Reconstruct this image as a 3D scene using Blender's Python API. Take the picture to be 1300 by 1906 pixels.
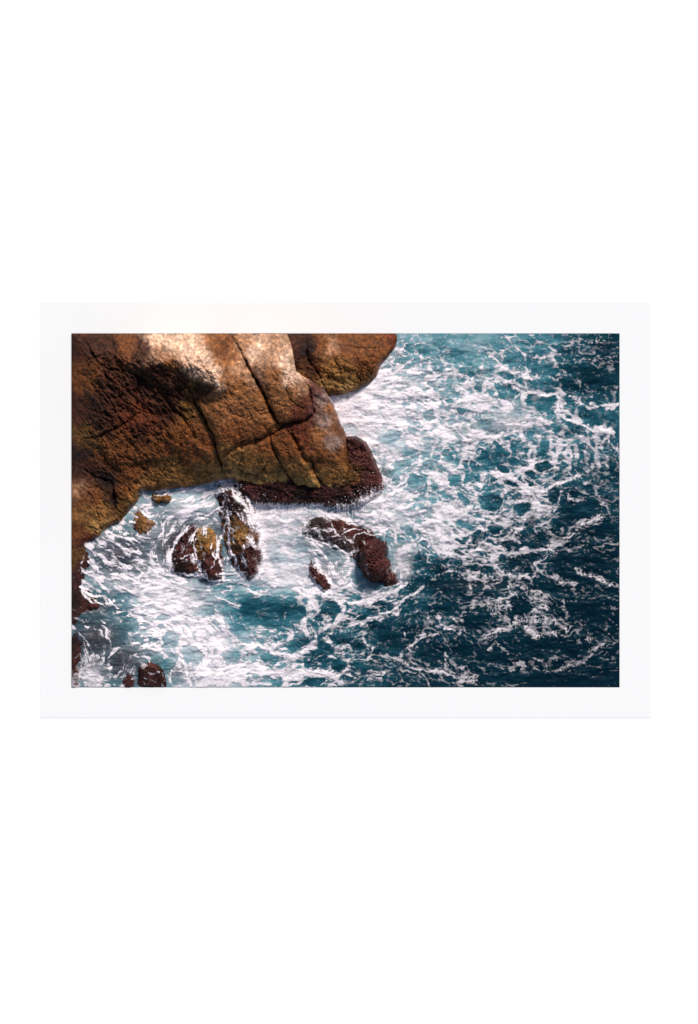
import bpy, math
import numpy as np

# ------------------------------------------------------------------ camera, light, exposure
sc = bpy.context.scene
for o in list(bpy.data.objects):
    bpy.data.objects.remove(o)
C = sc.collection
CAM_H = 150.0
cam = bpy.data.cameras.new('camera')
camo = bpy.data.objects.new('camera', cam)
C.objects.link(camo)
camo.location = (0, 0, CAM_H)
camo.rotation_euler = (0, 0, 0)
cam.sensor_fit = 'VERTICAL'
cam.sensor_height = 24
cam.lens = 24 * CAM_H / 19.06
cam.clip_start = 1
cam.clip_end = 1000
sc.camera = camo

SUN_ELEV, SUN_AZ = 41.0, 24.0          # azimuth measured from +Y (top of picture) towards +X
w = bpy.data.worlds.new('World')
sc.world = w
w.use_nodes = True
nt = w.node_tree
bg = nt.nodes['Background']
sky = nt.nodes.new('ShaderNodeTexSky')
sky.sky_type = 'NISHITA'
sky.sun_disc = False
sky.sun_elevation = math.radians(SUN_ELEV)
sky.sun_rotation = math.radians(SUN_AZ)
nt.links.new(sky.outputs[0], bg.inputs[0])
bg.inputs[1].default_value = 0.095
sl = bpy.data.lights.new('sun', 'SUN')
sl.energy = 4.1
sl.angle = math.radians(11.0)
sl.color = (1.0, 0.94, 0.9)
so = bpy.data.objects.new('sun', sl)
C.objects.link(so)
so.location = (10, 30, 40)
so.rotation_euler = (math.radians(90 - SUN_ELEV), 0, math.radians(180 - SUN_AZ))
sc.view_settings.view_transform = 'Standard'
sc.view_settings.look = 'None'
sc.view_settings.gamma = 1
sc.view_settings.use_curve_mapping = False
sc.view_settings.exposure = 0.0

# ------------------------------------------------------------------ fields on the picture plane
# 1 unit = 100 px of the photo; the relief's plan is given in photo units
X0, X1, Y0, Y1 = 134.0, 1153.0, 621.0, 1279.0
NX, NY = 1020, 659
gx = np.linspace(X0, X1, NX)
gy = np.linspace(Y0, Y1, NY)
PX, PY = [a.astype(np.float32) for a in np.meshgrid(gx, gy)]           # [row, col]


def wx(px): return (px - 650.0) / 100.0
def wy(py): return (953.0 - py) / 100.0


_rng = np.random.RandomState(7)
_P = _rng.permutation(1024).astype(np.int32)
_U = _rng.rand(1024).astype(np.float32)
_GX = np.cos(_U * 2 * np.pi); _GY = np.sin(_U * 2 * np.pi)


def hidx(ix, iy, seed):
    with np.errstate(over='ignore'):
        h = np.asarray(ix).astype(np.uint32) * np.uint32(374761393) + np.asarray(iy).astype(np.uint32) * np.uint32(668265263) + np.uint32((seed * 1442695041) & 0xffffffff)
        h = (h ^ (h >> np.uint32(13))) * np.uint32(1274126177)
    return ((h ^ (h >> np.uint32(16))) & np.uint32(1023)).astype(np.int32)


def hash2(ix, iy, seed):
    return _U[hidx(ix, iy, seed)]


def vnoise(x, y, seed):
    """gradient noise, about -1..1"""
    x = np.asarray(x, np.float32); y = np.asarray(y, np.float32)
    xf = np.floor(x); yf = np.floor(y)
    ix = xf.astype(np.int32); iy = yf.astype(np.int32)
    fx = x - xf; fy = y - yf
    ux = fx * fx * fx * (fx * (fx * 6 - 15) + 10)
    uy = fy * fy * fy * (fy * (fy * 6 - 15) + 10)
    r = []
    for dy in (0, 1):
        for dx in (0, 1):
            h = hidx(ix + dx, iy + dy, seed)
            r.append(_GX[h] * (fx - dx) + _GY[h] * (fy - dy))
    a = r[0] + (r[1] - r[0]) * ux
    b = r[2] + (r[3] - r[2]) * ux
    return (a + (b - a) * uy) * 1.5


def fbm(x, y, seed, octv=4, gain=0.5, ridged=False):
    s = 0; a = 1.0; t = 0
    for k in range(octv):
        n = vnoise(x, y, seed + 17 * k)
        if ridged: n = 1 - 2 * np.abs(n)
        s = s + a * n; t += a
        x = x * 2.03 + 11.3; y = y * 2.03 - 7.7; a *= gain
    return s / t


def worley(x, y, seed):
    x = np.asarray(x, np.float32); y = np.asarray(y, np.float32)
    ix = np.floor(x).astype(np.int32); iy = np.floor(y).astype(np.int32)
    f1 = np.full(x.shape, 9.0, np.float32); f2 = f1.copy(); idv = np.zeros(x.shape, np.float32)
    for dy in (-1, 0, 1):
        for dx in (-1, 0, 1):
            cx = ix + dx; cy = iy + dy
            h = hidx(cx, cy, seed)
            ex = cx + _U[h] - x; ey = cy + _U[h ^ 517] - y
            d = np.sqrt(ex * ex + ey * ey)
            m = d < f1
            f2 = np.where(m, f1, np.minimum(f2, d))
            idv = np.where(m, _U[h ^ 233], idv)
            f1 = np.where(m, d, f1)
    return f1, f2, idv


def sstep(a, b, x):
    t = np.clip((x - a) / (b - a), 0, 1)
    return t * t * (3 - 2 * t)


def rank(v, sub=None):
    """uniform 0..1 by percentile"""
    q = np.quantile(v[::3, ::3], np.linspace(0, 1, 257))
    return np.interp(v, q, np.linspace(0, 1, 257))


def grid_field(rows, x0, y0, step):
    g = np.array(rows, float)
    fx = np.clip((PX - x0) / step, 0, g.shape[1] - 1.001)
    fy = np.clip((PY - y0) / step, 0, g.shape[0] - 1.001)
    ix = fx.astype(int); iy = fy.astype(int)
    tx = fx - ix; ty = fy - iy
    tx = tx * tx * (3 - 2 * tx); ty = ty * ty * (3 - 2 * ty)
    return (g[iy, ix] * (1 - tx) * (1 - ty) + g[iy, ix + 1] * tx * (1 - ty) +
            g[iy + 1, ix] * (1 - tx) * ty + g[iy + 1, ix + 1] * tx * ty)


def window(xa, xb, ya, yb):
    i0 = max(0, int(xa - X0)); i1 = min(NX, int(xb - X0) + 2)
    j0 = max(0, int(ya - Y0)); j1 = min(NY, int(yb - Y0) + 2)
    return slice(j0, max(j1, j0)), slice(i0, max(i1, i0))


def line_dist(pts, QX, QY, margin, off=None):
    """distance to a polyline (inf outside its window) and position along it 0..1"""
    out = np.full(QX.shape, 1e3)
    for (ax, ay), (bx, by) in zip(pts[:-1], pts[1:]):
        sj, si = window(min(ax, bx) - margin, max(ax, bx) + margin, min(ay, by) - margin, max(ay, by) + margin)
        if off is not None:
            j0, i0 = off[0].start, off[1].start
            sj = slice(max(sj.start - j0, 0), max(sj.stop - j0, 0)); si = slice(max(si.start - i0, 0), max(si.stop - i0, 0))
        x = QX[sj, si]; y = QY[sj, si]
        dx, dy = bx - ax, by - ay
        L = dx * dx + dy * dy + 1e-6
        t = np.clip(((x - ax) * dx + (y - ay) * dy) / L, 0, 1)
        d = np.hypot(x - ax - t * dx, y - ay - t * dy)
        out[sj, si] = np.minimum(out[sj, si], d)
    return out


def poly_sdf(pts, QX, QY):
    """positive inside, px"""
    n = len(pts)
    d = np.full(QX.shape, 1e9); ins = np.zeros(QX.shape, bool)
    for k in range(n):
        ax, ay = pts[k]; bx, by = pts[(k + 1) % n]
        dx, dy = bx - ax, by - ay
        L = dx * dx + dy * dy + 1e-6
        t = np.clip(((QX - ax) * dx + (QY - ay) * dy) / L, 0, 1)
        d = np.minimum(d, (QX - ax - t * dx) ** 2 + (QY - ay - t * dy) ** 2)
        c = (ay > QY) != (by > QY)
        xi = ax + (QY - ay) * dx / (dy if dy != 0 else 1e-9)
        ins ^= c & (QX < xi)
    d = np.sqrt(d)
    return np.where(ins, d, -d)


def rbf(pts, x, y, smooth=0.002):
    """thin plate spline through control points (x, y, value)"""
    P = np.array(pts, float)
    c = P[:, :2] / 100.0; v = P[:, 2]
    n = len(P)
    def U(r2): return 0.5 * r2 * np.log(r2 + 1e-9)
    r2 = ((c[:, None] - c[None]) ** 2).sum(-1)
    A = np.zeros((n + 3, n + 3))
    A[:n, :n] = U(r2) + smooth * np.eye(n)
    A[:n, n] = 1; A[:n, n + 1:] = c
    A[n, :n] = 1; A[n + 1:, :n] = c.T
    s = np.linalg.solve(A, np.concatenate([v, [0, 0, 0]]))
    xs = x / 100.0; ys = y / 100.0
    o = s[n] + s[n + 1] * xs + s[n + 2] * ys
    for k in range(n):
        o = o + s[k] * U((xs - c[k, 0]) ** 2 + (ys - c[k, 1]) ** 2)
    return o


def idw_color(pts, x, y, p=2.5):
    acc = np.zeros(x.shape + (3,)); wt = np.zeros(x.shape)
    for (px, py, c) in pts:
        ww = 1.0 / (((x - px) ** 2 + (y - py) ** 2) / 400.0 + 0.3) ** (p / 2 * 2.2)
        acc += ww[..., None] * np.array(c); wt += ww
    return acc / wt[..., None]


# shared warps
wrpx = 7 * fbm(PX / 38, PY / 38, 1, 3) + 2.6 * fbm(PX / 9, PY / 9, 2, 2)
wrpy = 7 * fbm(PX / 38, PY / 38, 3, 3) + 2.6 * fbm(PX / 9, PY / 9, 4, 2)
WX = PX + wrpx; WY = PY + wrpy
# little warp for rock outlines
RX = PX + 2.2 * fbm(PX / 14, PY / 14, 31, 3); RY = PY + 2.2 * fbm(PX / 14, PY / 14, 32, 3)

# ------------------------------------------------------------------ mesh and material helpers


def add_mesh(name, verts, faces, mat, cols=None, attrs=None, smooth=True):
    me = bpy.data.meshes.new(name)
    nv = len(verts); nf = len(faces)
    me.vertices.add(nv)
    me.vertices.foreach_set('co', np.ascontiguousarray(verts, np.float32).ravel())
    me.loops.add(nf * 4)
    me.loops.foreach_set('vertex_index', np.ascontiguousarray(faces, np.int32).ravel())
    me.polygons.add(nf)
    me.polygons.foreach_set('loop_start', np.arange(0, nf * 4, 4, dtype=np.int32))
    me.polygons.foreach_set('loop_total', np.full(nf, 4, np.int32))
    me.polygons.foreach_set('use_smooth', np.full(nf, smooth, bool))
    me.update(calc_edges=True)
    if cols is not None:
        a = me.attributes.new('tint', 'FLOAT_COLOR', 'POINT')
        c4 = np.ones((nv, 4), np.float32); c4[:, :3] = cols
        a.data.foreach_set('color', c4.ravel())
    for k, v in (attrs or {}).items():
        a = me.attributes.new(k, 'FLOAT', 'POINT')
        a.data.foreach_set('value', np.ascontiguousarray(v, np.float32).ravel())
    me.materials.append(mat)
    o = bpy.data.objects.new(name, me)
    C.objects.link(o)
    return o


def grid_mesh(name, Z, mask, mat, col=None, attrs=None, bottom=-0.011, skirt=True, px=None, py=None):
    """turn the masked part of the grid into a solid-sided mesh; mask is per vertex"""
    m = mask
    f = m[:-1, :-1] & m[1:, :-1] & m[:-1, 1:] & m[1:, 1:]
    px = PX if px is None else px; py = PY if py is None else py
    nn = px.size
    idx = np.arange(nn).reshape(px.shape)
    a = idx[1:, :-1][f]; b = idx[1:, 1:][f]; c = idx[:-1, 1:][f]; d = idx[:-1, :-1][f]
    F = np.stack([a, b, c, d], 1)
    used = np.unique(F)
    remap = np.full(nn, -1, np.int64); remap[used] = np.arange(len(used))
    V = np.stack([wx(px).ravel()[used], wy(py).ravel()[used], Z.ravel()[used]], 1)
    F = remap[F]
    cols = col.reshape(-1, 3)[used] if col is not None else None
    at = {k: v.ravel()[used] for k, v in (attrs or {}).items()}
    if skirt:
        E = np.concatenate([F[:, [0, 1]], F[:, [1, 2]], F[:, [2, 3]], F[:, [3, 0]]])
        key = np.sort(E, 1); kk = key[:, 0] * (len(V) + 1) + key[:, 1]
        u, inv, cnt = np.unique(kk, return_inverse=True, return_counts=True)
        B = E[cnt[inv] == 1]
        bv = np.unique(B)
        rm = np.full(len(V), -1, np.int64); rm[bv] = np.arange(len(bv)) + len(V)
        VB = V[bv].copy(); VB[:, 2] = bottom
        SF = np.stack([B[:, 1], B[:, 0], rm[B[:, 0]], rm[B[:, 1]]], 1)
        V = np.concatenate([V, VB]); F = np.concatenate([F, SF])
        if cols is not None: cols = np.concatenate([cols, cols[bv]])
        at = {k: np.concatenate([v, v[bv]]) for k, v in at.items()}
    return add_mesh(name, V, F, mat, cols, at)


def tag(o, label=None, cat=None, group=None, kind=None):
    if label: o['label'] = label
    if cat: o['category'] = cat
    if group: o['group'] = group
    if kind: o['kind'] = kind
    return o


def new_mat(name):
    m = bpy.data.materials.new(name); m.use_nodes = True
    n = m.node_tree
    return m, n, n.nodes['Principled BSDF']


def rock_material(name, rough, bump, grain):
    m, n, p = new_mat(name)
    at = n.nodes.new('ShaderNodeAttribute'); at.attribute_name = 'tint'
    tc = n.nodes.new('ShaderNodeNewGeometry')
    n1 = n.nodes.new('ShaderNodeTexNoise'); n1.inputs['Scale'].default_value = 26; n1.inputs['Detail'].default_value = 6
    n1.inputs['Roughness'].default_value = 0.72
    n.links.new(tc.outputs['Position'], n1.inputs['Vector'])
    mr = n.nodes.new('ShaderNodeMapRange')
    mr.inputs[1].default_value = 0.3; mr.inputs[2].default_value = 0.7
    mr.inputs[3].default_value = 1 - grain; mr.inputs[4].default_value = 1 + grain
    n.links.new(n1.outputs['Fac'], mr.inputs[0])
    mx = n.nodes.new('ShaderNodeVectorMath'); mx.operation = 'SCALE'
    n.links.new(at.outputs['Color'], mx.inputs[0]); n.links.new(mr.outputs[0], mx.inputs['Scale'])
    n.links.new(mx.outputs[0], p.inputs['Base Color'])
    n2 = n.nodes.new('ShaderNodeTexNoise'); n2.inputs['Scale'].default_value = 42; n2.inputs['Detail'].default_value = 5
    n2.inputs['Roughness'].default_value = 0.7
    n.links.new(tc.outputs['Position'], n2.inputs['Vector'])
    b = n.nodes.new('ShaderNodeBump'); b.inputs['Strength'].default_value = bump; b.inputs['Distance'].default_value = 0.035
    p.inputs['Specular IOR Level'].default_value = 0.18
    n.links.new(n2.outputs['Fac'], b.inputs['Height']); n.links.new(b.outputs[0], p.inputs['Normal'])
    r = n.nodes.new('ShaderNodeMapRange'); r.inputs[1].default_value = 0.35; r.inputs[2].default_value = 0.65
    r.inputs[3].default_value = rough + 0.2; r.inputs[4].default_value = rough - 0.15
    n.links.new(n1.outputs['Fac'], r.inputs[0]); n.links.new(r.outputs[0], p.inputs['Roughness'])
    return m


M_rock = rock_material('brown_rock', 0.55, 0.6, 0.35)
M_wet = rock_material('wet_dark_rock', 0.32, 0.7, 0.4)

# ------------------------------------------------------------------ backdrop and mat board
def box_mesh(name, x0, x1, y0, y1, z0, z1, mat):
    V = [(x, y, z) for z in (z0, z1) for y in (y0, y1) for x in (x0, x1)]
    F = [(0, 2, 3, 1), (4, 5, 7, 6), (0, 1, 5, 4), (2, 6, 7, 3), (0, 4, 6, 2), (1, 3, 7, 5)]
    return add_mesh(name, np.array(V, float), np.array(F), mat, smooth=False)


def paper(name, col, scale, amt):
    m, n, p = new_mat(name)
    tc = n.nodes.new('ShaderNodeNewGeometry')
    t = n.nodes.new('ShaderNodeTexNoise'); t.inputs['Scale'].default_value = scale
    n.links.new(tc.outputs['Position'], t.inputs['Vector'])
    r = n.nodes.new('ShaderNodeMapRange'); r.inputs[3].default_value = 1 - amt; r.inputs[4].default_value = 1
    n.links.new(t.outputs['Fac'], r.inputs[0])
    s = n.nodes.new('ShaderNodeVectorMath'); s.operation = 'SCALE'; s.inputs[0].default_value = col
    n.links.new(r.outputs[0], s.inputs['Scale']); n.links.new(s.outputs[0], p.inputs['Base Color'])
    p.inputs['Roughness'].default_value = 0.9
    p.inputs['Specular IOR Level'].default_value = 0.1
    return m


M_back = paper('white_paint', (0.97, 0.97, 0.97), 3, 0.01)
M_mat = paper('mat_paper', (0.895, 0.885, 0.838), 60, 0.012)
ox0, ox1, oy0, oy1 = wx(75), wx(1212), wy(1336), wy(563)
ix0, ix1, iy0, iy1 = wx(133.6), wx(1153.4), wy(1279.4), wy(620.6)


def ring_mesh(name, outer, inner, z0, z1, mat, floor=None):
    V = []; F = []
    (a0, a1, b0, b1), (c0, c1, d0, d1) = outer, inner
    O = [(a0, b0), (a1, b0), (a1, b1), (a0, b1)]
    I = [(c0, d0), (c1, d0), (c1, d1), (c0, d1)]
    for ring, z in ((O, z0), (O, z1), (I, z1), (I, z0)):
        V += [(x, y, z) for x, y in ring]
    for a in range(4):
        if floor is not None and a == 3: continue
        for k in range(4):
            k2 = (k + 1) % 4; a2 = (a + 1) % 4
            F.append((a * 4 + k, a * 4 + k2, a2 * 4 + k2, a2 * 4 + k))
    if floor is not None:
        F += [(12, 13, 14, 15), (3, 2, 1, 0)]
    return add_mesh(name, np.array(V, float), np.array(F), mat, smooth=False)


# the white backdrop has a shallow well under the mat that holds the relief
bd = ring_mesh('backdrop', (-40, 40, -40, 40), (ox0 + .25, ox1 - .25, oy0 + .25, oy1 - .25), -0.013, 0.0555, M_back, floor=True)
tag(bd, kind='structure')
mb = ring_mesh('mat_board', (ox0, ox1, oy0, oy1), (ix0, ix1, iy0, iy1), 0.0556, 0.060, M_mat)
tag(mb, 'thin off-white rectangular mat board framing the sea and rocks on the white backdrop', 'mat board')

# ------------------------------------------------------------------ rocks
EDGE = np.minimum(np.minimum(PX - X0, X1 - PX), np.minimum(PY - Y0, Y1 - PY))


def cracks_to(H, lst, px, py, off):
    """joints in the rock: irregular width and depth"""
    dark = np.zeros_like(H)
    kx = px + 4.0 * fbm(px / 20, py / 20, 41, 4, 0.6); ky = py + 4.0 * fbm(px / 20, py / 20, 42, 4, 0.6)
    wn = 0.75 + 0.9 * fbm(px / 18, py / 18, 43, 3, 0.6)
    wn = np.clip(wn, 0.25, 1.6)
    for w_, dep, pts in lst:
        d = line_dist(pts, kx, ky, w_ * 5 + 10, off)
        ww = w_ * 0.52 * wn
        H = H - 0.7 * dep * wn * np.exp(-(d / ww) ** 2) - 0.25 * dep * np.exp(-(d / (w_ * 3.5)) ** 2)
        dark = np.maximum(dark, np.exp(-(d / ww) ** 2))
    return H, dark


# albedos
TAN = (0.64, 0.49, 0.40); TAN2 = (0.37, 0.235, 0.155); ORG = (0.29, 0.145, 0.062); BRN = (0.19, 0.082, 0.028)
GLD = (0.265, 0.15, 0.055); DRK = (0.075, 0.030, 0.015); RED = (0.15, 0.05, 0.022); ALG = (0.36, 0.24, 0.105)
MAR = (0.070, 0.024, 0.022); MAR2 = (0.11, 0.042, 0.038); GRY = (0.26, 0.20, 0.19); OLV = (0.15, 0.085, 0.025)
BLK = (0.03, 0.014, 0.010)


def rock_detail(px, py, seed, ang=0.0, amp=1.0):
    ca, sa = math.cos(ang), math.sin(ang)
    u = px * ca + py * sa; v = -px * sa + py * ca
    big = fbm(u / 60, v / 34, seed, 4, 0.5, True)
    wu = 0.35 * fbm(u / 25, v / 25, seed + 3, 3); wv_ = 0.35 * fbm(u / 25, v / 25, seed + 4, 3)
    f1, f2, idv = worley(u / 52 + wu, v / 40 + wv_, seed + 9)
    facet = sstep(0.0, 0.10, f2 - f1)
    g1, g2, gid = worley(u / 17 + 1.2 * wu, v / 10 + 1.2 * wv_, seed + 19)
    gap = np.exp(-((g2 - g1) / 0.10) ** 2) * sstep(0.0, 0.5, fbm(px / 40, py / 40, seed + 21, 3))
    fine = fbm(px / 8, py / 8, seed + 7, 4, 0.7)
    rug = fbm(u / 18, v / 5, seed + 10, 4, 0.62, True)
    mid = fbm(u / 24, v / 15, seed + 8, 4, 0.6)
    e1, e2, eid = worley(u / 8 + 2 * wu + 0.3 * fine, v / 5 + 2 * wv_ + 0.3 * rug, seed + 29)
    chip = (eid - 0.5) * sstep(0.0, 0.25, e2 - e1)
    h = 0.020 * chip + 0.05 * big + 0.035 * facet * (0.4 + idv) + 0.016 * (gid - 0.5) - 0.018 * gap + 0.038 * mid + 0.028 * fine + 0.022 * rug + 0.016 * fbm(px / 3.6, py / 3.6, seed + 12, 2, 0.7, True)
    return amp * h, fine + 0.35 * rug, mid, gid


def tint(base, fine, mid, gid, px, py, amt=1.0, seed=0):
    blot = fbm(px / 6, py / 6, 720 + seed, 3, 0.7)
    k = np.exp(amt * (0.95 * fine + 0.60 * mid + 0.40 * (gid - 0.5) + 0.95 * blot) - 0.10)
    hue = fbm(px / 18, py / 18, 700 + seed, 4, 0.6)
    c = base ** 1.22 * np.array((1.00, 0.86, 0.73)) * k[..., None]
    c[..., 0] *= 1 + 0.10 * hue; c[..., 1] *= 1 - 0.03 * hue; c[..., 2] *= 1 - 0.20 * hue
    sp = sstep(0.42, 0.80, fbm(px / 3.2, py / 3.2, 811 + seed, 2))       # pale specks: rock grain and wet sparkle put into the colour
    c = c * (1 - 0.6 * sp[..., None]) + 0.6 * sp[..., None] * np.array((0.55, 0.40, 0.30)) * (0.22 + c.max(-1, keepdims=True) * 2)
    return np.clip(c, 0.004, 0.85)


ROCKS = []      # (name, Z, mask, colour, material, tags)


def finish_rock(name, H, sd, col, mat, label, cat, sl, fall=9.0, base=0.0, power=0.6):
    t = np.clip(sd / fall, 0, 1) ** power
    e = EDGE[sl]
    H = 0.10 + (H - 0.10) * sstep(-3, 64, e)
    H = 0.072 + (H - 0.072) * sstep(-0.5, 6, e)        # the relief runs out low at the mat
    Z = np.maximum(base + (H - base) * t, base)
    ROCKS.append((name, Z, sd > 0, col, mat, label, cat, sl))


ALL = (slice(0, NY), slice(0, NX))


def local(poly):
    xs = [p[0] for p in poly]; ys = [p[1] for p in poly]
    return window(min(xs) - 10, max(xs) + 10, min(ys) - 10, max(ys) + 10)


# --- main cliff
cliff_poly = [(120, 600), (545, 600), (548, 662), (552, 690), (570, 702), (605, 722), (622, 750), (634, 782), (648, 812), (654, 850),
              (656, 885), (650, 912), (636, 927), (600, 920), (565, 912), (520, 914), (480, 912), (455, 903), (430, 893), (405, 897),
              (375, 906), (340, 910), (300, 914), (266, 916), (258, 934), (240, 956), (226, 975), (200, 985), (188, 1004), (165, 1012),
              (158, 1030), (152, 1058), (120, 1060)]
hp = [(134, 621, .3), (134, 700, .16), (134, 780, .14), (134, 860, .10), (134, 930, .12), (134, 1000, .08),
      (170, 621, .34), (220, 621, .40), (270, 630, .42), (310, 630, .52), (350, 628, .56), (400, 628, .50), (424, 628, .55), (445, 621, .62), (480, 621, .5), (520, 615, .42),
      (350, 650, .84), (380, 668, .96), (402, 694, 1.08), (412, 718, 1.12), (372, 700, 1.00), (300, 652, .84), (325, 676, .84), (340, 704, .78), (366, 726, .80), (388, 748, .74),
      (434, 690, .97), (424, 655, .52), (416, 640, .42), (426, 678, .72), (450, 720, 1.02), (470, 745, 1.0), (495, 665, 1.02), (525, 680, 1.06), (548, 705, 1.0), (560, 740, .92), (545, 770, .86),
      (500, 640, .85), (530, 650, .80),
      (585, 735, .80), (600, 770, .72), (625, 820, .60), (645, 860, .48), (645, 895, .28), (612, 745, .55), (640, 800, .42),
      (400, 760, .90), (440, 790, .90), (490, 790, .84), (530, 800, .74), (580, 800, .70), (420, 840, .74), (480, 845, .70), (540, 850, .66), (600, 860, .58),
      (420, 885, .34), (480, 898, .28), (540, 900, .26), (600, 908, .26), (360, 800, .70), (330, 830, .60), (300, 870, .34), (350, 880, .32), (270, 895, .22),
      (160, 690, .26), (210, 690, .36), (260, 700, .46), (300, 720, .54), (330, 750, .62), (200, 760, .30), (260, 770, .42), (300, 790, .50),
      (160, 800, .19), (220, 820, .32), (260, 840, .40), (160, 850, .17), (190, 900, .16), (150, 900, .14), (160, 940, .22), (200, 930, .18), (180, 980, .20), (230, 920, .18), (150, 990, .14)]
SL = local(cliff_poly); GX_, GY_, RX_, RY_ = PX, PY, RX, RY
PX, PY, RX, RY = PX[SL], PY[SL], RX[SL], RY[SL]
H = rbf(hp, PX, PY)
det, fine, mid, gid = rock_detail(PX, PY, 100, 0.75, 1.0)
det2, fine2, mid2, gid2 = rock_detail(PX, PY, 140, -0.35, 1.0)
lw = sstep(430, 330, PX + 0.25 * (PY - 700))            # left part: diagonal bedding
lw = lw * (1 - 0.6 * sstep(790, 850, PY))
H = H + det * (0.45 + 0.85 * lw) + 0.25 * det2 * (1 - lw)
# long diagonal bedding ridges on the left wall
u = (PX * 0.78 - PY * 0.62); v = (PX * 0.62 + PY * 0.78)
H = H + lw * (0.06 * fbm(u / 15, v / 60, 171, 5, 0.62, True) + 0.03 * fbm(u / 6, v / 30, 172, 3, 0.6, True))
knob = np.exp(-((PX - 355) / 62) ** 2 - ((PY - 665) / 50) ** 2)
k1, k2, kid = worley(PX / 26 + 0.5 * fbm(PX / 20, PY / 20, 173, 3), PY / 22 + 0.5 * fbm(PX / 20, PY / 20, 174, 3), 175)
H = H + knob * (0.10 * np.sqrt(np.clip(1 - k1 * k1, 0, 1)) + 0.05 * (kid - 0.5))
main_cracks = [
    (3.2, .34, [(424, 612), (432, 626), (447, 651), (463, 682), (477, 707), (490, 729), (504, 760), (518, 787)]),
    (2.6, .20, [(364, 750), (374, 768), (386, 787), (400, 815), (408, 848), (415, 875)]),
    (1.6, .12, [(336, 773), (353, 790), (364, 815)]),
    (4.5, .16, [(155, 630), (167, 646), (178, 671), (203, 688), (220, 690)]),
    (2.2, .10, [(195, 690), (203, 721), (225, 740), (264, 765), (300, 775)]),
    (3.0, .12, [(208, 615), (211, 635), (217, 657)]),
    (3.5, .12, [(268, 615), (264, 632), (253, 663), (245, 679)]),
    (2.2, .12, [(440, 826), (460, 820), (488, 818), (515, 804), (532, 790), (568, 784), (582, 773)]),
    (1.8, .10, [(540, 795), (551, 820), (562, 848), (568, 855), (582, 860), (585, 880), (598, 896), (604, 913)]),
    (2.0, .12, [(502, 810), (513, 848), (526, 866), (537, 885), (551, 907)]),
    (1.5, .08, [(460, 882), (478, 886), (492, 876), (500, 860)]),
    (5.0, .16, [(130, 862), (155, 872), (175, 888), (209, 896), (214, 915), (216, 945)]),
    (2.0, .10, [(150, 905), (170, 920), (182, 950), (188, 985)]),
    (2.5, .10, [(134, 805), (160, 815), (185, 812), (215, 800), (240, 785)]),
    (2.2, .10, [(560, 640), (552, 680), (575, 720), (587, 770)]),
    (1.6, .07, [(540, 705), (532, 728), (545, 750), (566, 762)]),
    (1.6, .06, [(395, 640), (405, 660), (420, 700), (432, 740)]),
    (2.0, .07, [(300, 640), (312, 655), (330, 650), (345, 662)]),
    (1.5, .06, [(330, 650), (350, 668), (372, 676), (392, 700)]),
    (1.5, .06, [(415, 878), (440, 872), (470, 885)]),
    (1.4, .05, [(225, 850), (260, 862), (300, 855), (335, 862)]),
    (1.4, .06, [(200, 830), (196, 850), (205, 866)]),
    (1.4, .06, [(300, 800), (312, 826), (308, 850)]),
    (1.2, .05, [(430, 770), (446, 800), (452, 840), (447, 868)]),
    (1.2, .05, [(470, 760), (486, 772), (505, 768)]),
]
BLOCKS = [(.12, [(430, 600), (447, 651), (477, 707), (504, 760), (518, 787), (532, 788), (568, 782), (582, 772), (575, 740), (560, 700), (548, 670), (520, 650), (490, 600)]),
          (.10, [(364, 748), (385, 735), (412, 722), (425, 680), (440, 650), (475, 707), (504, 765), (516, 790), (488, 816), (440, 828), (412, 850), (398, 812), (386, 785)]),
          (.06, [(285, 600), (300, 650), (325, 672), (345, 690), (355, 705), (375, 710), (398, 724), (414, 722), (408, 690), (400, 660), (385, 635), (378, 600)]),
          (.06, [(534, 796), (590, 776), (612, 812), (604, 858), (568, 852), (551, 820)]), (.05, [(504, 818), (530, 796), (548, 822), (566, 856), (584, 884), (600, 908), (552, 905), (528, 866)]),
          (.05, [(120, 640), (160, 652), (205, 690), (262, 766), (240, 785), (190, 810), (120, 802)]), (-.05, [(212, 662), (250, 690), (300, 720), (335, 770), (300, 776), (264, 765), (222, 740)]),
          (.05, [(240, 600), (262, 635), (250, 668), (275, 690), (300, 680), (282, 640), (278, 600)]), (.05, [(150, 812), (240, 786), (300, 776), (340, 800), (330, 850), (260, 862), (205, 866), (190, 840)]),
          (.04, [(336, 776), (362, 815), (402, 850), (400, 875), (345, 862), (318, 810)]), (-.05, [(586, 735), (606, 745), (640, 800), (650, 870), (626, 850), (606, 804), (588, 772)]),
          (.04, [(415, 852), (450, 834), (500, 822), (512, 850), (492, 878), (440, 874)]), (-.04, [(170, 600), (206, 600), (214, 655), (200, 686), (176, 668)])]
for off_, bp in BLOCKS:
    bs = poly_sdf(bp, RX + 3 * fbm(PX / 16, PY / 16, 181, 3), RY + 3 * fbm(PX / 16, PY / 16, 182, 3))
    H = H + 1.25 * off_ * sstep(-3, 5, bs) * np.exp(-np.clip(bs, 0, 99) / 110)
H, dk = cracks_to(H, main_cracks, PX, PY, SL)
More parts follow.
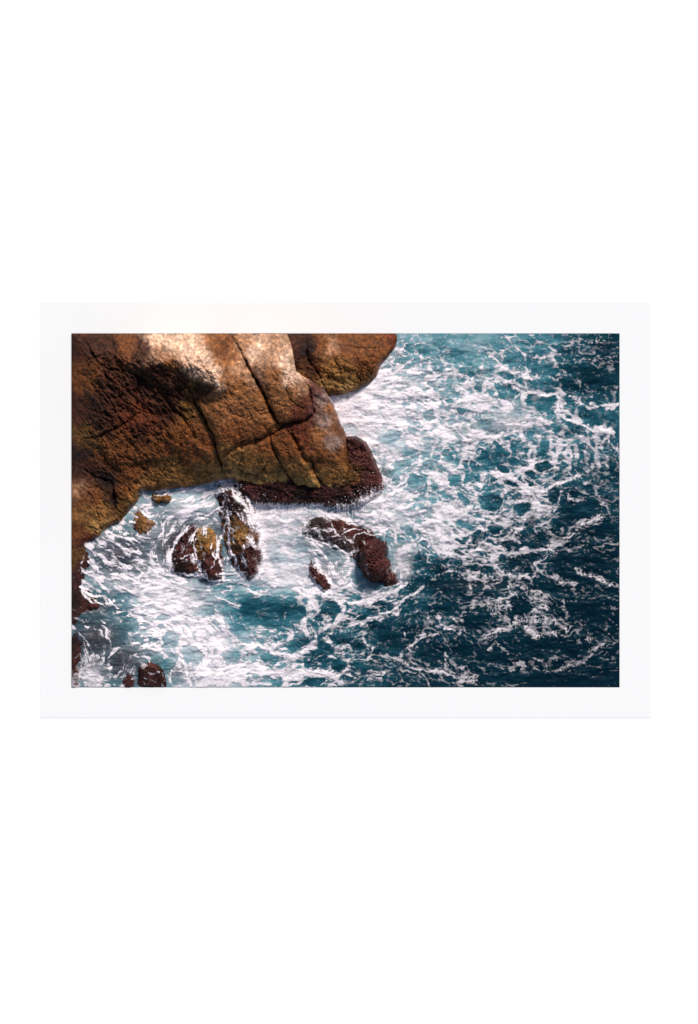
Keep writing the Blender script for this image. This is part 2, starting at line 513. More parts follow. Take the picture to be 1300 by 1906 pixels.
cp = [(150, 640, DRK), (200, 650, DRK), (240, 640, BRN), (270, 650, DRK), (160, 700, BRN), (210, 720, DRK), (260, 720, DRK), (150, 760, DRK), (200, 780, DRK), (250, 780, RED),
      (300, 700, DRK), (330, 730, DRK), (300, 770, DRK), (310, 750, DRK), (360, 720, OLV), (355, 755, OLV), (390, 728, DRK), (374, 724, DRK), (345, 712, DRK),  # dark below the crest: wet rock plus the crest's shade, put into colour
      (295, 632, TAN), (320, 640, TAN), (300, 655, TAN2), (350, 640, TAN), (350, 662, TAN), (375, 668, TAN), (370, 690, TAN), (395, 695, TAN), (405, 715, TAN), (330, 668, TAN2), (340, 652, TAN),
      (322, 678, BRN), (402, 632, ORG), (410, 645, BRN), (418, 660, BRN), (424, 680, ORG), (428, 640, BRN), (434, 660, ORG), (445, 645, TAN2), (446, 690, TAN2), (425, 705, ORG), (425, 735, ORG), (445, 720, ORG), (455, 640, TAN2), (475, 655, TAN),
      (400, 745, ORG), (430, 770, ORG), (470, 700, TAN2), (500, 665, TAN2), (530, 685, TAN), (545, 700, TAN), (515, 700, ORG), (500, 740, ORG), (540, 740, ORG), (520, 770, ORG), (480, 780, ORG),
      (560, 730, TAN2), (570, 745, RED), (585, 735, MAR2), (560, 775, RED), (580, 770, MAR2), (600, 745, GRY), (605, 780, GRY), (620, 820, GRY), (615, 765, ORG), (635, 800, BRN), (645, 850, BRN), (640, 880, GLD),  # grey points: the sheen of the right face, put into the colour
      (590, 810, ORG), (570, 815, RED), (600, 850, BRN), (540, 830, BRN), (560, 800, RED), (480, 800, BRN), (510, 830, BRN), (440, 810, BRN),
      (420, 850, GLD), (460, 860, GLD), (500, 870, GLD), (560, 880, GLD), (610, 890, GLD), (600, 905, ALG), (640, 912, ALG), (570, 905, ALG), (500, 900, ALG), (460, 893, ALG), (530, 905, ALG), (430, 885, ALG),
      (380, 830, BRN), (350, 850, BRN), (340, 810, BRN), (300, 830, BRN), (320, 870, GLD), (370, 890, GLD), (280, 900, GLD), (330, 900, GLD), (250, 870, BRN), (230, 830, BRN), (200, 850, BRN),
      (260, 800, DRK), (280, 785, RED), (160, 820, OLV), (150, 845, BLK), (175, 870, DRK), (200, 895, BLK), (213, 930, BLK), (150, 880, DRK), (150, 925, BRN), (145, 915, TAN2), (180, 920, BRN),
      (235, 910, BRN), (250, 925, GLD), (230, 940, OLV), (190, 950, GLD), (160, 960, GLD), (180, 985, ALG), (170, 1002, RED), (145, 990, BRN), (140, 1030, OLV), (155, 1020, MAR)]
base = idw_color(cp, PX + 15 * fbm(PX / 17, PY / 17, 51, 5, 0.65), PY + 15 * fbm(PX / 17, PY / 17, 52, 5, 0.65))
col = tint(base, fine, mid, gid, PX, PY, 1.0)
col = col * (1 - 0.55 * dk[..., None])                     # colour darkened along the joints
sd = poly_sdf(cliff_poly, RX, RY)
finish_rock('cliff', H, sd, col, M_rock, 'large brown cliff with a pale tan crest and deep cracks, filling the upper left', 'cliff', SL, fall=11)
PX, PY, RX, RY = GX_, GY_, RX_, RY_
cliffSD = np.full(PX.shape, -50.0); cliffSD[SL] = sd

# --- second headland behind
back_poly = [(452, 600), (746, 600), (743, 632), (738, 648), (724, 664), (708, 682), (703, 700), (688, 716), (668, 727), (640, 736), (612, 740), (600, 730), (540, 735), (500, 700)]
hp = [(470, 621, .30), (520, 625, .30), (560, 640, .26), (600, 625, .42), (650, 625, .5), (700, 622, .46), (740, 625, .26), (520, 670, .2), (580, 680, .22), (615, 660, .42), (660, 670, .42), (700, 665, .34), (610, 710, .28), (650, 710, .28), (560, 700, .15)]
SL = local(back_poly)
PX, PY, RX, RY = PX[SL], PY[SL], RX[SL], RY[SL]
H = rbf(hp, PX, PY)
det, fine, mid, gid = rock_detail(PX, PY, 300, 0.5, 0.8)
H = H + det
H, dk = cracks_to(H, [(4.5, .16, [(574, 612), (571, 632), (574, 671), (590, 690), (601, 716)]), (2.0, .09, [(600, 634), (615, 638), (648, 646), (698, 649)]),
                      (2.5, .10, [(500, 640), (530, 655), (552, 680)]), (1.5, .06, [(615, 650), (632, 690), (640, 715)]), (1.5, .06, [(660, 655), (672, 690), (668, 715)]),
                      (2.5, .08, [(484, 625), (505, 640), (520, 660)])], PX, PY, SL)
cp = [(480, 630, BRN), (520, 635, DRK), (560, 630, DRK), (575, 650, BLK), (540, 660, DRK), (580, 690, DRK), (570, 705, OLV), (600, 640, BRN), (640, 630, BRN), (700, 630, BRN), (735, 635, RED), (620, 645, TAN2), (640, 655, BRN),
      (640, 680, GLD), (670, 665, BRN), (690, 690, BRN), (610, 690, GLD), (605, 725, ALG), (650, 722, ALG), (680, 712, OLV), (620, 735, OLV), (720, 655, BRN)]
base = idw_color(cp, PX + 14 * fbm(PX / 17, PY / 17, 53, 5, 0.65), PY + 14 * fbm(PX / 17, PY / 17, 54, 5, 0.65))
col = tint(base, fine, mid, gid, PX, PY, 1.0, 3) * (1 - 0.5 * dk[..., None])
sd = poly_sdf(back_poly, RX, RY)
finish_rock('headland', H, sd, col, M_rock, 'smaller brown headland behind the big cliff, ending in white surf', 'rock headland', SL, fall=9)
PX, PY, RX, RY = GX_, GY_, RX_, RY_
sdb = np.full(PX.shape, -50.0); sdb[SL] = sd

# --- dark weed-covered ledge below and beside the tip of the cliff
ledge_poly = [(440, 880), (640, 880), (640, 812), (664, 810), (682, 820), (692, 838), (702, 860), (712, 884), (718, 906), (708, 926), (690, 938), (664, 946), (640, 950), (600, 944), (550, 942), (500, 942), (474, 940), (462, 926), (445, 915)]
hp = [(450, 900, .22), (500, 925, .2), (600, 930, .2), (650, 830, .34), (670, 830, .34), (690, 870, .28), (700, 910, .2), (660, 900, .3), (660, 935, .18), (480, 938, .12), (560, 940, .12)]
SL = local(ledge_poly)
PX, PY, RX, RY = PX[SL], PY[SL], RX[SL], RY[SL]
H = rbf(hp, PX, PY)
det, fine, mid, gid = rock_detail(PX, PY, 400, 0.2, 0.7)
weed = fbm(PX / 3.2, PY / 4.5, 431, 3, 0.6)
H = H + det + 0.025 * weed
base = idw_color([(460, 915, MAR2), (520, 925, MAR), (600, 930, MAR), (655, 830, MAR), (672, 850, MAR2), (664, 880, OLV), (678, 880, MAR), (690, 860, MAR2), (700, 900, MAR2), (670, 920, MAR), (640, 940, BLK), (500, 938, BLK), (560, 942, BLK)],  # maroon weed; the strip under the cliff carries undercut shade in its colour
                 PX + 8 * fbm(PX / 10, PY / 10, 55, 3), PY + 8 * fbm(PX / 10, PY / 10, 56, 3))
col = tint(base, fine + weed * 0.5, mid, gid, PX, PY, 1.1, 5)
sd = poly_sdf(ledge_poly, RX, RY)
finish_rock('rock_ledge', H, sd, col, M_wet, 'dark maroon weed-covered ledge under the tip of the brown cliff', 'rock ledge', SL, fall=8)
PX, PY, RX, RY = GX_, GY_, RX_, RY_
sdl = np.full(PX.shape, -50.0); sdl[SL] = sd


# --- lower rocks washed by the surf
def boulder(name, poly, top, cols, label, seed, mat=M_wet, cat='rock', fall=26, amp=0.6, power=0.7, swirl=None):
    sl = local(poly)
    px, py, qx, qy = PX[sl], PY[sl], RX[sl], RY[sl]
    sd = poly_sdf(poly, qx, qy) + (5 if fall > 14 else 0)
    sd = sd + 8.0 * fbm(px / 19, py / 19, seed + 61, 4, 0.6) + 2.5 * fbm(px / 6, py / 6, seed + 62, 2)
    det, fine, mid, gid = rock_detail(px, py, seed, 0.9, amp)
    weed = fbm(px / 4.2, py / 5.0, seed + 31, 3, 0.6)
    H = top + det + 0.018 * weed if not callable(top) else top(px, py) + det + 0.018 * weed
    if swirl:
        a = np.arctan2(py - swirl[1], px - swirl[0]); r = np.hypot((px - swirl[0]) / swirl[2], (py - swirl[1]) / swirl[3])
        H = H + 0.05 * fbm(r * 7 + 0.5 * a, a * 1.5, seed + 44, 4, 0.65, True)
    base = idw_color(cols, px + 6 * fbm(px / 10, py / 10, seed + 1, 3), py + 6 * fbm(px / 10, py / 10, seed + 2, 3))
    col = tint(base, fine + 0.4 * weed, mid, gid, px, py, 1.0, seed)
    finish_rock(name, H, sd, col, mat, label, cat, sl, fall=fall, base=0.03, power=power)


boulder('boulder', [(676, 1002), (690, 997), (708, 999), (720, 1010), (726, 1028), (728, 1052), (744, 1072), (742, 1086), (722, 1094), (694, 1088), (676, 1074), (664, 1050), (664, 1024)],
        lambda x, y: np.maximum(0.16 + 0.36 * np.sqrt(np.clip(1 - ((x - 696) / 38) ** 2 - ((y - 1036) / 46) ** 2, 0, 1)), 0.13 + 0.08 * np.exp(-((x - 722) / 18) ** 2 - ((y - 1078) / 12) ** 2)) - 0.05, [(690, 1030, MAR2), (710, 1020, MAR), (705, 1055, MAR2), (720, 1080, MAR2), (700, 1085, MAR), (675, 1040, MAR)],
        'rounded dark red boulder at the right end of the middle pool, bordering open sea', 500, fall=14, amp=0.16, swirl=(698, 1036, 32, 42))
boulder('submerged_rock', [(560, 985), (575, 968), (594, 958), (622, 960), (650, 966), (668, 975), (690, 984), (702, 998), (690, 1008), (668, 1022), (662, 1042), (650, 1030), (625, 1018), (600, 1008), (575, 998)],
        0.13, [(590, 975, (0.06, 0.05, 0.05)), (620, 980, MAR), (650, 985, MAR2), (680, 995, MAR), (640, 1010, (0.10, 0.08, 0.085)), (600, 1000, (0.10, 0.09, 0.10))],
        'flat grey and maroon rock awash between the ledge and the rounded boulder', 520, fall=18, amp=0.35)
boulder('submerged_rock', [(578, 1040), (590, 1048), (604, 1062), (618, 1078), (620, 1096), (606, 1104), (592, 1096), (580, 1076), (574, 1056)],
        0.13, [(590, 1060, MAR2), (605, 1085, MAR2)], 'narrow brown rock half covered by white foam in the middle pool', 540, fall=10, amp=0.4)
boulder('boulder', [(246, 962), (262, 952), (280, 958), (290, 972), (290, 992), (278, 1002), (256, 1000), (242, 986)],
        0.19, [(270, 975, GLD), (262, 990, OLV), (250, 990, MAR), (285, 990, GRY)], 'small yellowish rock top poking through the foam near the cliff foot', 560, fall=15, amp=0.4)
boulder('boulder', [(276, 924), (292, 918), (312, 918), (326, 928), (322, 942), (296, 944), (282, 938)],
        0.20, [(300, 930, OLV), (315, 936, GLD)], 'low ochre rock crossed by thin white runs right under the cliff', 565, fall=12, amp=0.4)
boulder('boulder', [(318, 1040), (330, 1012), (345, 985), (362, 975), (370, 1000), (372, 1040), (374, 1066), (345, 1072), (322, 1062)],
        0.19, [(345, 1000, MAR), (350, 1030, MAR2), (340, 1058, BLK), (360, 1060, MAR2)], 'dark wet rock with thin white streaks, left of the brown-topped rock', 570, fall=24, amp=0.6)
boulder('boulder', [(366, 985), (382, 980), (398, 994), (408, 1020), (414, 1050), (414, 1078), (396, 1082), (372, 1072), (364, 1040)],
        0.23, [(380, 1000, ALG), (382, 1015, GLD), (395, 1040, MAR2), (380, 1060, MAR), (400, 1065, MAR2)], 'brown-topped wet rock between two streams of white water', 580, fall=22, amp=0.6)
boulder('boulder', [(404, 905), (432, 898), (456, 914), (470, 940), (474, 965), (484, 1000), (488, 1030), (482, 1062), (466, 1078), (446, 1066), (430, 1030), (416, 990), (408, 950)],
        0.28, [(430, 915, MAR), (440, 940, BLK), (455, 960, MAR), (440, 985, GLD), (448, 1000, ALG), (452, 1010, BRN), (465, 1020, MAR2), (472, 1050, MAR2), (462, 1040, MAR)],
        'tall ridge-shaped wet rock with water pouring down both sides', 590, fall=30, amp=0.8)
boulder('boulder', [(258, 1240), (270, 1228), (292, 1232), (308, 1246), (314, 1264), (316, 1290), (256, 1290), (254, 1262)],
        0.30, [(280, 1250, MAR2), (300, 1260, MAR), (265, 1270, MAR)], 'dark red rock veined with foam on the bottom edge', 610, fall=13, amp=0.6)
boulder('boulder', [(228, 1262), (240, 1252), (252, 1260), (256, 1290), (226, 1290)],
        0.22, [(240, 1270, MAR2)], 'small dark rock left of the foam-veined red rock, bottom edge', 615, fall=9, amp=0.4)
boulder('shore_rock', [(120, 1010), (158, 1016), (164, 1040), (158, 1075), (150, 1092), (172, 1110), (184, 1128), (166, 1142), (150, 1158), (134, 1166), (120, 1166)],
        0.24, [(140, 1040, OLV), (155, 1050, MAR), (145, 1080, MAR), (160, 1125, MAR2), (140, 1120, BLK), (140, 1150, MAR)], 'dark maroon shore rock on the left edge below the cliff', 620, fall=16, amp=0.7)
boulder('shore_rock', [(120, 1176), (146, 1176), (162, 1196), (160, 1222), (150, 1240), (152, 1262), (148, 1290), (120, 1290)],
        0.22, [(140, 1190, BLK), (150, 1210, MAR), (140, 1230, MAR), (142, 1265, MAR2)], 'dark red shore rock in the bottom left corner behind spray', 630, fall=12, amp=0.7)

# ------------------------------------------------------------------ water level, colour, foam
g_den = [
    [9, 9, 9, 9, 9, 9, 9, 8, 7.5, 7, 5.8, 4, 3, 4.5, 4.5, 3.6, 3.5],
    [9, 9, 9, 9, 9, 9, 9, 8, 8, 8, 7.2, 6, 5.5, 6, 5, 2.6, 2.0],
    [9, 9, 9, 9, 9, 9, 9, 9, 9, 9, 8, 7.2, 7, 7, 5, 5, 4.6],
    [9, 9, 9, 9, 9, 9, 9, 9, 9, 7.6, 7, 7, 6, 5, 6, 5, 4.6],
    [5, 5, 5, 5, 7, 8, 8, 8, 8, 7, 6, 5.4, 5.2, 5.6, 6, 4, 2],
    [5, 5, 5.5, 6.5, 5, 8.5, 8, 7.4, 5, 8, 6.2, 5.2, 5.6, 6, 4.8, 2, 2],
    [5.5, 6.2, 5, 4.5, 3.5, 7, 6.6, 4.5, 3.4, 4, 7, 8, 6, 5.2, 4.2, 3, 2],
    [7, 7, 8, 7, 5, 7, 7, 7, 6, 3.5, 3.6, 3.2, 4.2, 3.6, 3, 1.2, 1.2],
    [3.5, 5.5, 9, 8.5, 6, 2.6, 2, 6, 6, 5.5, 4.4, 2.6, 2.2, 2, 2, 1, 1],
    [3, 4, 8, 9, 8.6, 5.6, 5.4, 5, 4.6, 4, 3.6, 3, 1.6, 1, 2, 1, 1],
    [7.5, 4.6, 3, 8, 9, 7, 6.8, 6, 4.6, 4.6, 4.6, 3.6, 2, 1, 1, 1, .4]]
g_milk = [
    [5, 5, 5, 5, 5, 5, 5, 5, 6, 6, 4.5, 4.2, 5, 3.6, 3, 2, 1],
    [5, 5, 5, 5, 5, 5, 5, 7, 8, 7, 5.4, 4.2, 3.8, 3.6, 2.6, 1.2, 1],
    [5, 5, 5, 5, 5, 5, 5, 8, 8.5, 7.6, 6, 5, 4.6, 4.6, 3.4, 2.8, 2.4],
    [5, 5, 5, 5, 5, 5, 5, 7, 7, 7, 6, 4.6, 2.8, 2.8, 2.8, 2.6, 2],
    [5, 5, 5, 5, 5, 6, 6, 6, 6, 5, 5, 4.2, 3.6, 2.4, 2.2, 1.8, 1.2],
    [5, 5, 6, 6.5, 6, 8.4, 8, 6.6, 4.5, 6, 5, 4, 3.2, 2.2, 1.6, 1, 1],
    [5, 5, 5, 4, 4, 8, 7, 5.5, 5, 5, 4, 3, 2, 1.2, 1, .5, .4],
    [5, 5, 7, 5, 5, 7, 8, 7, 6.4, 5, 1.8, 1, 1, 1, .8, .3, .3],
    [3, 4, 7, 7, 4.8, 2, 2, 2.8, 2.4, 1.8, 1.6, 1, .8, .8, .6, .3, .2],
    [3, 3.6, 6, 6.6, 6.4, 5, 3.6, 2, 2, 1.4, 1, .8, .6, .5, .4, .2, .2],
    [3, 4, 4, 6, 6.6, 5.4, 4, 2.6, 1.8, 1.4, 1, .8, .6, .4, .2, .1, .1]]
DEN = grid_field(g_den, 164, 651, 60) / 9.0
MILK = grid_field(g_milk, 164, 651, 60) / 9.0

# veins of foam: (half width, strength, points)
STR = [
    # upper right
    (5, .6, [(905, 655), (930, 672), (950, 690), (975, 700), (990, 710)]), (4, .5, [(855, 699), (883, 707), (919, 712), (938, 718), (955, 712), (968, 700), (988, 695)]),
    (5, .7, [(955, 721), (977, 729), (994, 732), (1016, 736), (1033, 737), (1041, 748), (1038, 765), (1058, 779), (1077, 790), (1102, 801), (1132, 801)]),
    (3.5, .6, [(1058, 737), (1077, 748), (1099, 760), (1132, 757), (1153, 751)]), (3, .4, [(990, 710), (1010, 700), (1035, 705), (1050, 722)]),
    (2.5, .45, [(960, 640), (975, 660), (1000, 664), (1030, 672), (1060, 676)]), (2, .4, [(1040, 690), (1070, 705), (1100, 725), (1130, 740), (1152, 742)]),
    (2, .4, [(1010, 640), (1030, 650), (1045, 662)]), (3, .4, [(1045, 640), (1075, 632), (1110, 640), (1130, 652)]), (2, .4, [(915, 640), (925, 660), (905, 675), (880, 680)]),
    (6, .5, [(805, 700), (830, 690), (845, 712), (870, 735), (905, 742), (930, 748)]), (7, .6, [(870, 790), (880, 815), (920, 812), (955, 808), (985, 790), (1010, 785)]),
    (8, .5, [(800, 800), (830, 810), (860, 820), (890, 825)]), (5, .5, [(1125, 800), (1135, 820), (1145, 835), (1153, 850)]), (4, .5, [(1030, 850), (1050, 830), (1080, 828), (1110, 815)]),
    (5, .5, [(1000, 810), (1030, 815), (1060, 835), (1075, 850)]), (5, .5, [(800, 745), (815, 765), (812, 790), (830, 800)]),
    (4, .5, [(735, 640), (745, 655), (730, 675), (712, 695), (720, 715), (745, 712)]), (4, .4, [(770, 625), (765, 640), (780, 665), (800, 675)]),
    # right middle
    (6, .6, [(800, 885), (822, 902), (839, 916), (847, 932), (869, 949), (894, 952)]), (7, .8, [(916, 883), (955, 891), (977, 910), (994, 927), (1005, 946), (1005, 960)]),
    (6, .6, [(1005, 916), (1033, 902), (1055, 894), (1074, 883)]), (2, .5, [(1077, 885), (1094, 899), (1110, 905), (1113, 924), (1121, 935), (1132, 941)]),
    (5, .6, [(1113, 966), (1085, 974), (1071, 991), (1049, 1007), (1027, 1021), (999, 1024)]), (5, .5, [(977, 968), (966, 985), (955, 996), (966, 1012)]),
    (3, .5, [(1019, 1024), (1016, 1038), (999, 1049)]), (3, .6, [(1058, 916), (1060, 930), (1082, 932)]), (3, .5, [(1041, 921), (1038, 941), (1030, 952)]),
    (4, .35, [(1077, 1007), (1118, 1007), (1146, 1010)]), (6, .6, [(911, 1043), (925, 1055), (935, 1068), (950, 1073), (975, 1070), (990, 1076), (1000, 1060), (998, 1050)]),
    (7, .5, [(1005, 960), (985, 955), (970, 965), (950, 958), (930, 955)]), (6, .5, [(800, 960), (825, 950), (850, 965), (890, 970), (915, 975)]),
    (6, .5, [(890, 1020), (915, 1015), (935, 1025), (950, 1035), (975, 1025), (1000, 1024)]), (5, .5, [(870, 905), (885, 915), (885, 940), (900, 955)]),
    (5, .5, [(835, 870), (860, 880), (862, 905), (885, 905), (905, 895)]), (4, .4, [(1074, 883), (1100, 870), (1130, 870), (1153, 862)]),
    (6, .5, [(900, 880), (935, 888), (960, 880), (990, 870), (995, 850)]), (6, .6, [(820, 975), (815, 1000), (835, 1020), (865, 1015), (875, 1000)]),
    (6, .5, [(830, 1030), (860, 1040), (890, 1045), (911, 1043)]),
    # lower right
    (3.5, .5, [(1005, 1062), (1025, 1070), (1045, 1080), (1066, 1088)]), (5, .55, [(944, 1090), (966, 1090), (994, 1100), (1010, 1114), (1016, 1130), (999, 1133)]),
    (2, .5, [(905, 1091), (920, 1086), (933, 1078)]), (4, .55, [(950, 1103), (961, 1105), (947, 1116)]), (3, .6, [(894, 1119), (911, 1127), (922, 1125), (933, 1120)]),
    (2.5, .6, [(952, 1130), (919, 1133), (919, 1141), (941, 1150), (944, 1166)]), (4, .55, [(905, 1183), (922, 1177), (930, 1170), (947, 1169)]),
    (4, .55, [(961, 1163), (966, 1152), (988, 1150), (994, 1166), (980, 1169)]), (4, .55, [(994, 1155), (1021, 1155), (1043, 1158), (1060, 1172)]),
    (3, .5, [(985, 1172), (994, 1183), (1008, 1186)]), (4, .5, [(1016, 1161), (1016, 1177), (1033, 1177), (1041, 1172)]), (3, .5, [(988, 1108), (999, 1125)]),
    (2.2, .55, [(1071, 1060), (1099, 1075), (1121, 1078), (1132, 1086), (1152, 1091)]), (1.5, .5, [(1046, 1116), (1049, 1133), (1057, 1147)]), (2, .5, [(1094, 1177), (1102, 1186), (1091, 1188)]),
    (4.5, .42, [(1118, 1201), (1099, 1213), (1093, 1227), (1063, 1238), (1041, 1247), (1016, 1247)]), (3, .4, [(994, 1227), (1016, 1238)]), (3, .55, [(952, 1244), (966, 1236), (977, 1241)]),
    (5, .5, [(828, 1213), (839, 1227), (850, 1241), (866, 1247), (883, 1260)]), (6, .6, [(800, 1249), (828, 1252), (855, 1260), (878, 1266)]), (4, .6, [(817, 1147), (822, 1161), (836, 1169), (855, 1172)]),
    (3, .6, [(880, 1130), (889, 1119), (894, 1130)]), (2.5, .5, [(842, 1152), (855, 1152), (861, 1141)]), (1.5, .5, [(911, 1210), (916, 1199), (930, 1202), (947, 1216)]),
    (4, .35, [(1132, 1161), (1124, 1180)]), (2, .35, [(1090, 1090), (1120, 1110), (1150, 1120)]), (2, .4, [(1120, 1075), (1135, 1090)]),
    (5, .4, [(828, 1056), (850, 1066), (880, 1072), (900, 1066), (918, 1072)]), (4, .4, [(780, 1060), (800, 1074), (822, 1064)]), (3, .4, [(800, 1110), (820, 1104), (812, 1096)]),
    # bottom middle
    (9, .7, [(576, 1098), (579, 1122), (582, 1141), (565, 1161), (571, 1180)]), (6, .7, [(582, 1100), (615, 1108), (654, 1125), (670, 1117), (709, 1110), (742, 1096), (754, 1086)]),
    (5, .7, [(615, 1092), (637, 1092), (670, 1103), (709, 1106)]), (5, .6, [(571, 1180), (593, 1177), (615, 1164), (643, 1166), (665, 1161), (698, 1152), (726, 1139), (765, 1108), (790, 1094)]),
    (8, .5, [(622, 1170), (642, 1174)]), (5, .6, [(626, 1119), (640, 1133), (637, 1152)]), (8, .7, [(440, 1202), (460, 1202), (493, 1205), (524, 1219), (551, 1222), (579, 1205), (587, 1194)]),
    (4, .6, [(610, 1183), (621, 1205), (640, 1205)]), (10, .7, [(440, 1250), (460, 1249), (493, 1249), (529, 1260), (557, 1255), (593, 1249), (615, 1255), (632, 1269)]),
    (4, .6, [(654, 1227), (648, 1244), (626, 1263)]), (4, .5, [(626, 1216), (648, 1216), (676, 1222)]), (6, .5, [(676, 1172), (679, 1194), (695, 1205), (690, 1222)]),
    (6, .5, [(709, 1222), (723, 1222), (751, 1233), (778, 1244), (817, 1255)]), (6, .5, [(742, 1227), (759, 1205), (787, 1186), (817, 1175)]), (6, .4, [(648, 1269), (698, 1258), (737, 1255)]),
    (2, .5, [(754, 1169), (754, 1186)]), (2, .45, [(532, 1141), (529, 1161)]), (4, .5, [(485, 1172), (504, 1172), (515, 1180), (554, 1175)]), (4, .5, [(504, 1183), (515, 1202)]),
    (2.5, .5, [(420, 1090), (450, 1098), (480, 1104), (520, 1106), (545, 1112)]), (2, .4, [(442, 1130), (455, 1120), (480, 1112)]),
    # middle pool
    (4, .7, [(557, 985), (562, 996), (593, 1010), (626, 1021), (648, 1032), (640, 1068)]), (4, .7, [(582, 1010), (598, 1029), (612, 1051), (614, 1068), (618, 1085)]), (5, .6, [(640, 1035), (665, 1024)]),
    (5, .8, [(600, 956), (625, 960), (654, 966), (680, 976), (695, 984), (712, 990)]), (2, .6, [(598, 958), (618, 970), (628, 990), (640, 1000), (652, 1012)]), (1.8, .6, [(610, 1000), (632, 996), (655, 985), (675, 985)]),
    (1.8, .5, [(565, 990), (590, 985), (615, 990), (612, 1005)]), (1.6, .6, [(655, 1005), (662, 995), (680, 990), (700, 1000)]), (1.6, .5, [(622, 1012), (635, 1004), (655, 1008), (662, 1020)]),
    (6, .5, [(720, 985), (735, 1000), (745, 1025), (748, 1050), (760, 1070)]), (3, .6, [(730, 1010), (742, 1040), (746, 1070), (740, 1088), (700, 1102)]), (7, .5, [(735, 925), (760, 915), (790, 905)]),
    (3, .6, [(716, 895), (735, 912), (750, 900), (765, 880), (790, 882), (808, 890)]), (3, .5, [(795, 960), (800, 940), (790, 925), (800, 905)]), (6, .6, [(714, 930), (740, 945), (765, 955), (790, 950)]),
    (4, .6, [(622, 1068), (640, 1078), (650, 1066), (662, 1052)]), (3, .5, [(470, 1080), (500, 1074), (530, 1086), (560, 1090)]),
    # lower left
    (3, .6, [(137, 1169), (153, 1183), (170, 1205), (178, 1233)]), (4, .6, [(200, 1161), (200, 1188), (209, 1211), (203, 1238), (203, 1260)]), (4, .5, [(209, 1208), (242, 1199), (286, 1199)]),
    (5, .6, [(190, 1002), (215, 1010), (250, 1027), (290, 1032), (300, 1040)]), (5, .6, [(164, 1020), (200, 1040), (240, 1060), (262, 1078)]), (4, .6, [(160, 1060), (180, 1085), (205, 1098)]),
    (3, .6, [(150, 1095), (178, 1105), (205, 1118)]), (2.5, .6, [(152, 1100), (170, 1120), (195, 1126), (215, 1118)]), (3, .5, [(200, 985), (192, 1000), (178, 1010), (168, 1030), (162, 1060)]),
    (4, .6, [(262, 912), (275, 935), (258, 945), (240, 955), (228, 975), (200, 990)]), (3, .6, [(290, 918), (300, 912), (318, 914), (330, 930), (345, 928)]), (4, .6, [(315, 912), (345, 912), (370, 912), (395, 908), (425, 902)]),
    (9, .6, [(345, 935), (375, 925), (400, 915), (425, 905)]), (7, .6, [(330, 950), (350, 945), (385, 940), (402, 925)]), (4, .7, [(370, 965), (355, 975), (345, 990), (325, 1010), (318, 1040), (300, 1070)]),
    (4, .7, [(360, 960), (375, 975), (365, 990), (360, 1015), (366, 1040), (372, 1062)]), (4, .8, [(415, 985), (408, 1005), (405, 1030), (412, 1055), (420, 1075)]), (3, .7, [(425, 960), (418, 985), (412, 1000)]),
    (3, .8, [(428, 985), (424, 1005), (434, 1035), (446, 1062), (462, 1080)]), (5, .8, [(455, 912), (468, 930), (478, 960), (484, 990), (492, 1020), (494, 1050), (480, 1075)]), (3, .7, [(430, 905), (440, 925), (462, 945), (470, 965)]),
    (3, .6, [(300, 960), (305, 985), (300, 1010), (302, 1035), (292, 1065)]), (3, .6, [(325, 990), (312, 1010), (315, 1045), (325, 1068)]), (4, .6, [(370, 955), (395, 960), (410, 975), (420, 965), (430, 955)]),
    (2.5, .6, [(325, 1040), (345, 1038), (360, 1030)]), (3, .6, [(335, 1075), (365, 1068), (395, 1080), (420, 1078), (460, 1086)]), (2, .6, [(248, 965), (250, 985), (262, 1000), (285, 1000)]), (2.5, .5, [(242, 955), (262, 950), (282, 955), (292, 975)]),
    (2, .5, [(395, 1010), (400, 1040), (396, 1060)]), (2, .6, [(382, 990), (372, 1010), (378, 1045)]), (3, .6, [(412, 905), (420, 925), (415, 945), (400, 955)]), (2.5, .6, [(440, 900), (452, 925), (458, 950), (470, 975)]),
    (7, .6, [(165, 1262), (190, 1268), (215, 1275), (225, 1279)]), (4, .5, [(152, 1240), (165, 1258), (180, 1270)]), (2, .5, [(262, 1240), (280, 1255), (275, 1275)]), (1.6, .5, [(280, 1255), (300, 1250), (310, 1270)]), (1.6, .5, [(262, 1262), (290, 1268)]),
    (2.5, .5, [(137, 1172), (165, 1168), (190, 1175), (200, 1190)]), (3, .5, [(400, 1140), (420, 1160), (425, 1185), (418, 1215), (410, 1240)]),
    (9, .4, [(290, 1090), (320, 1110), (335, 1140), (360, 1160), (395, 1175), (410, 1200), (400, 1235), (385, 1265)]), (8, .4, [(300, 1200), (330, 1200), (345, 1240), (360, 1262)]),
]
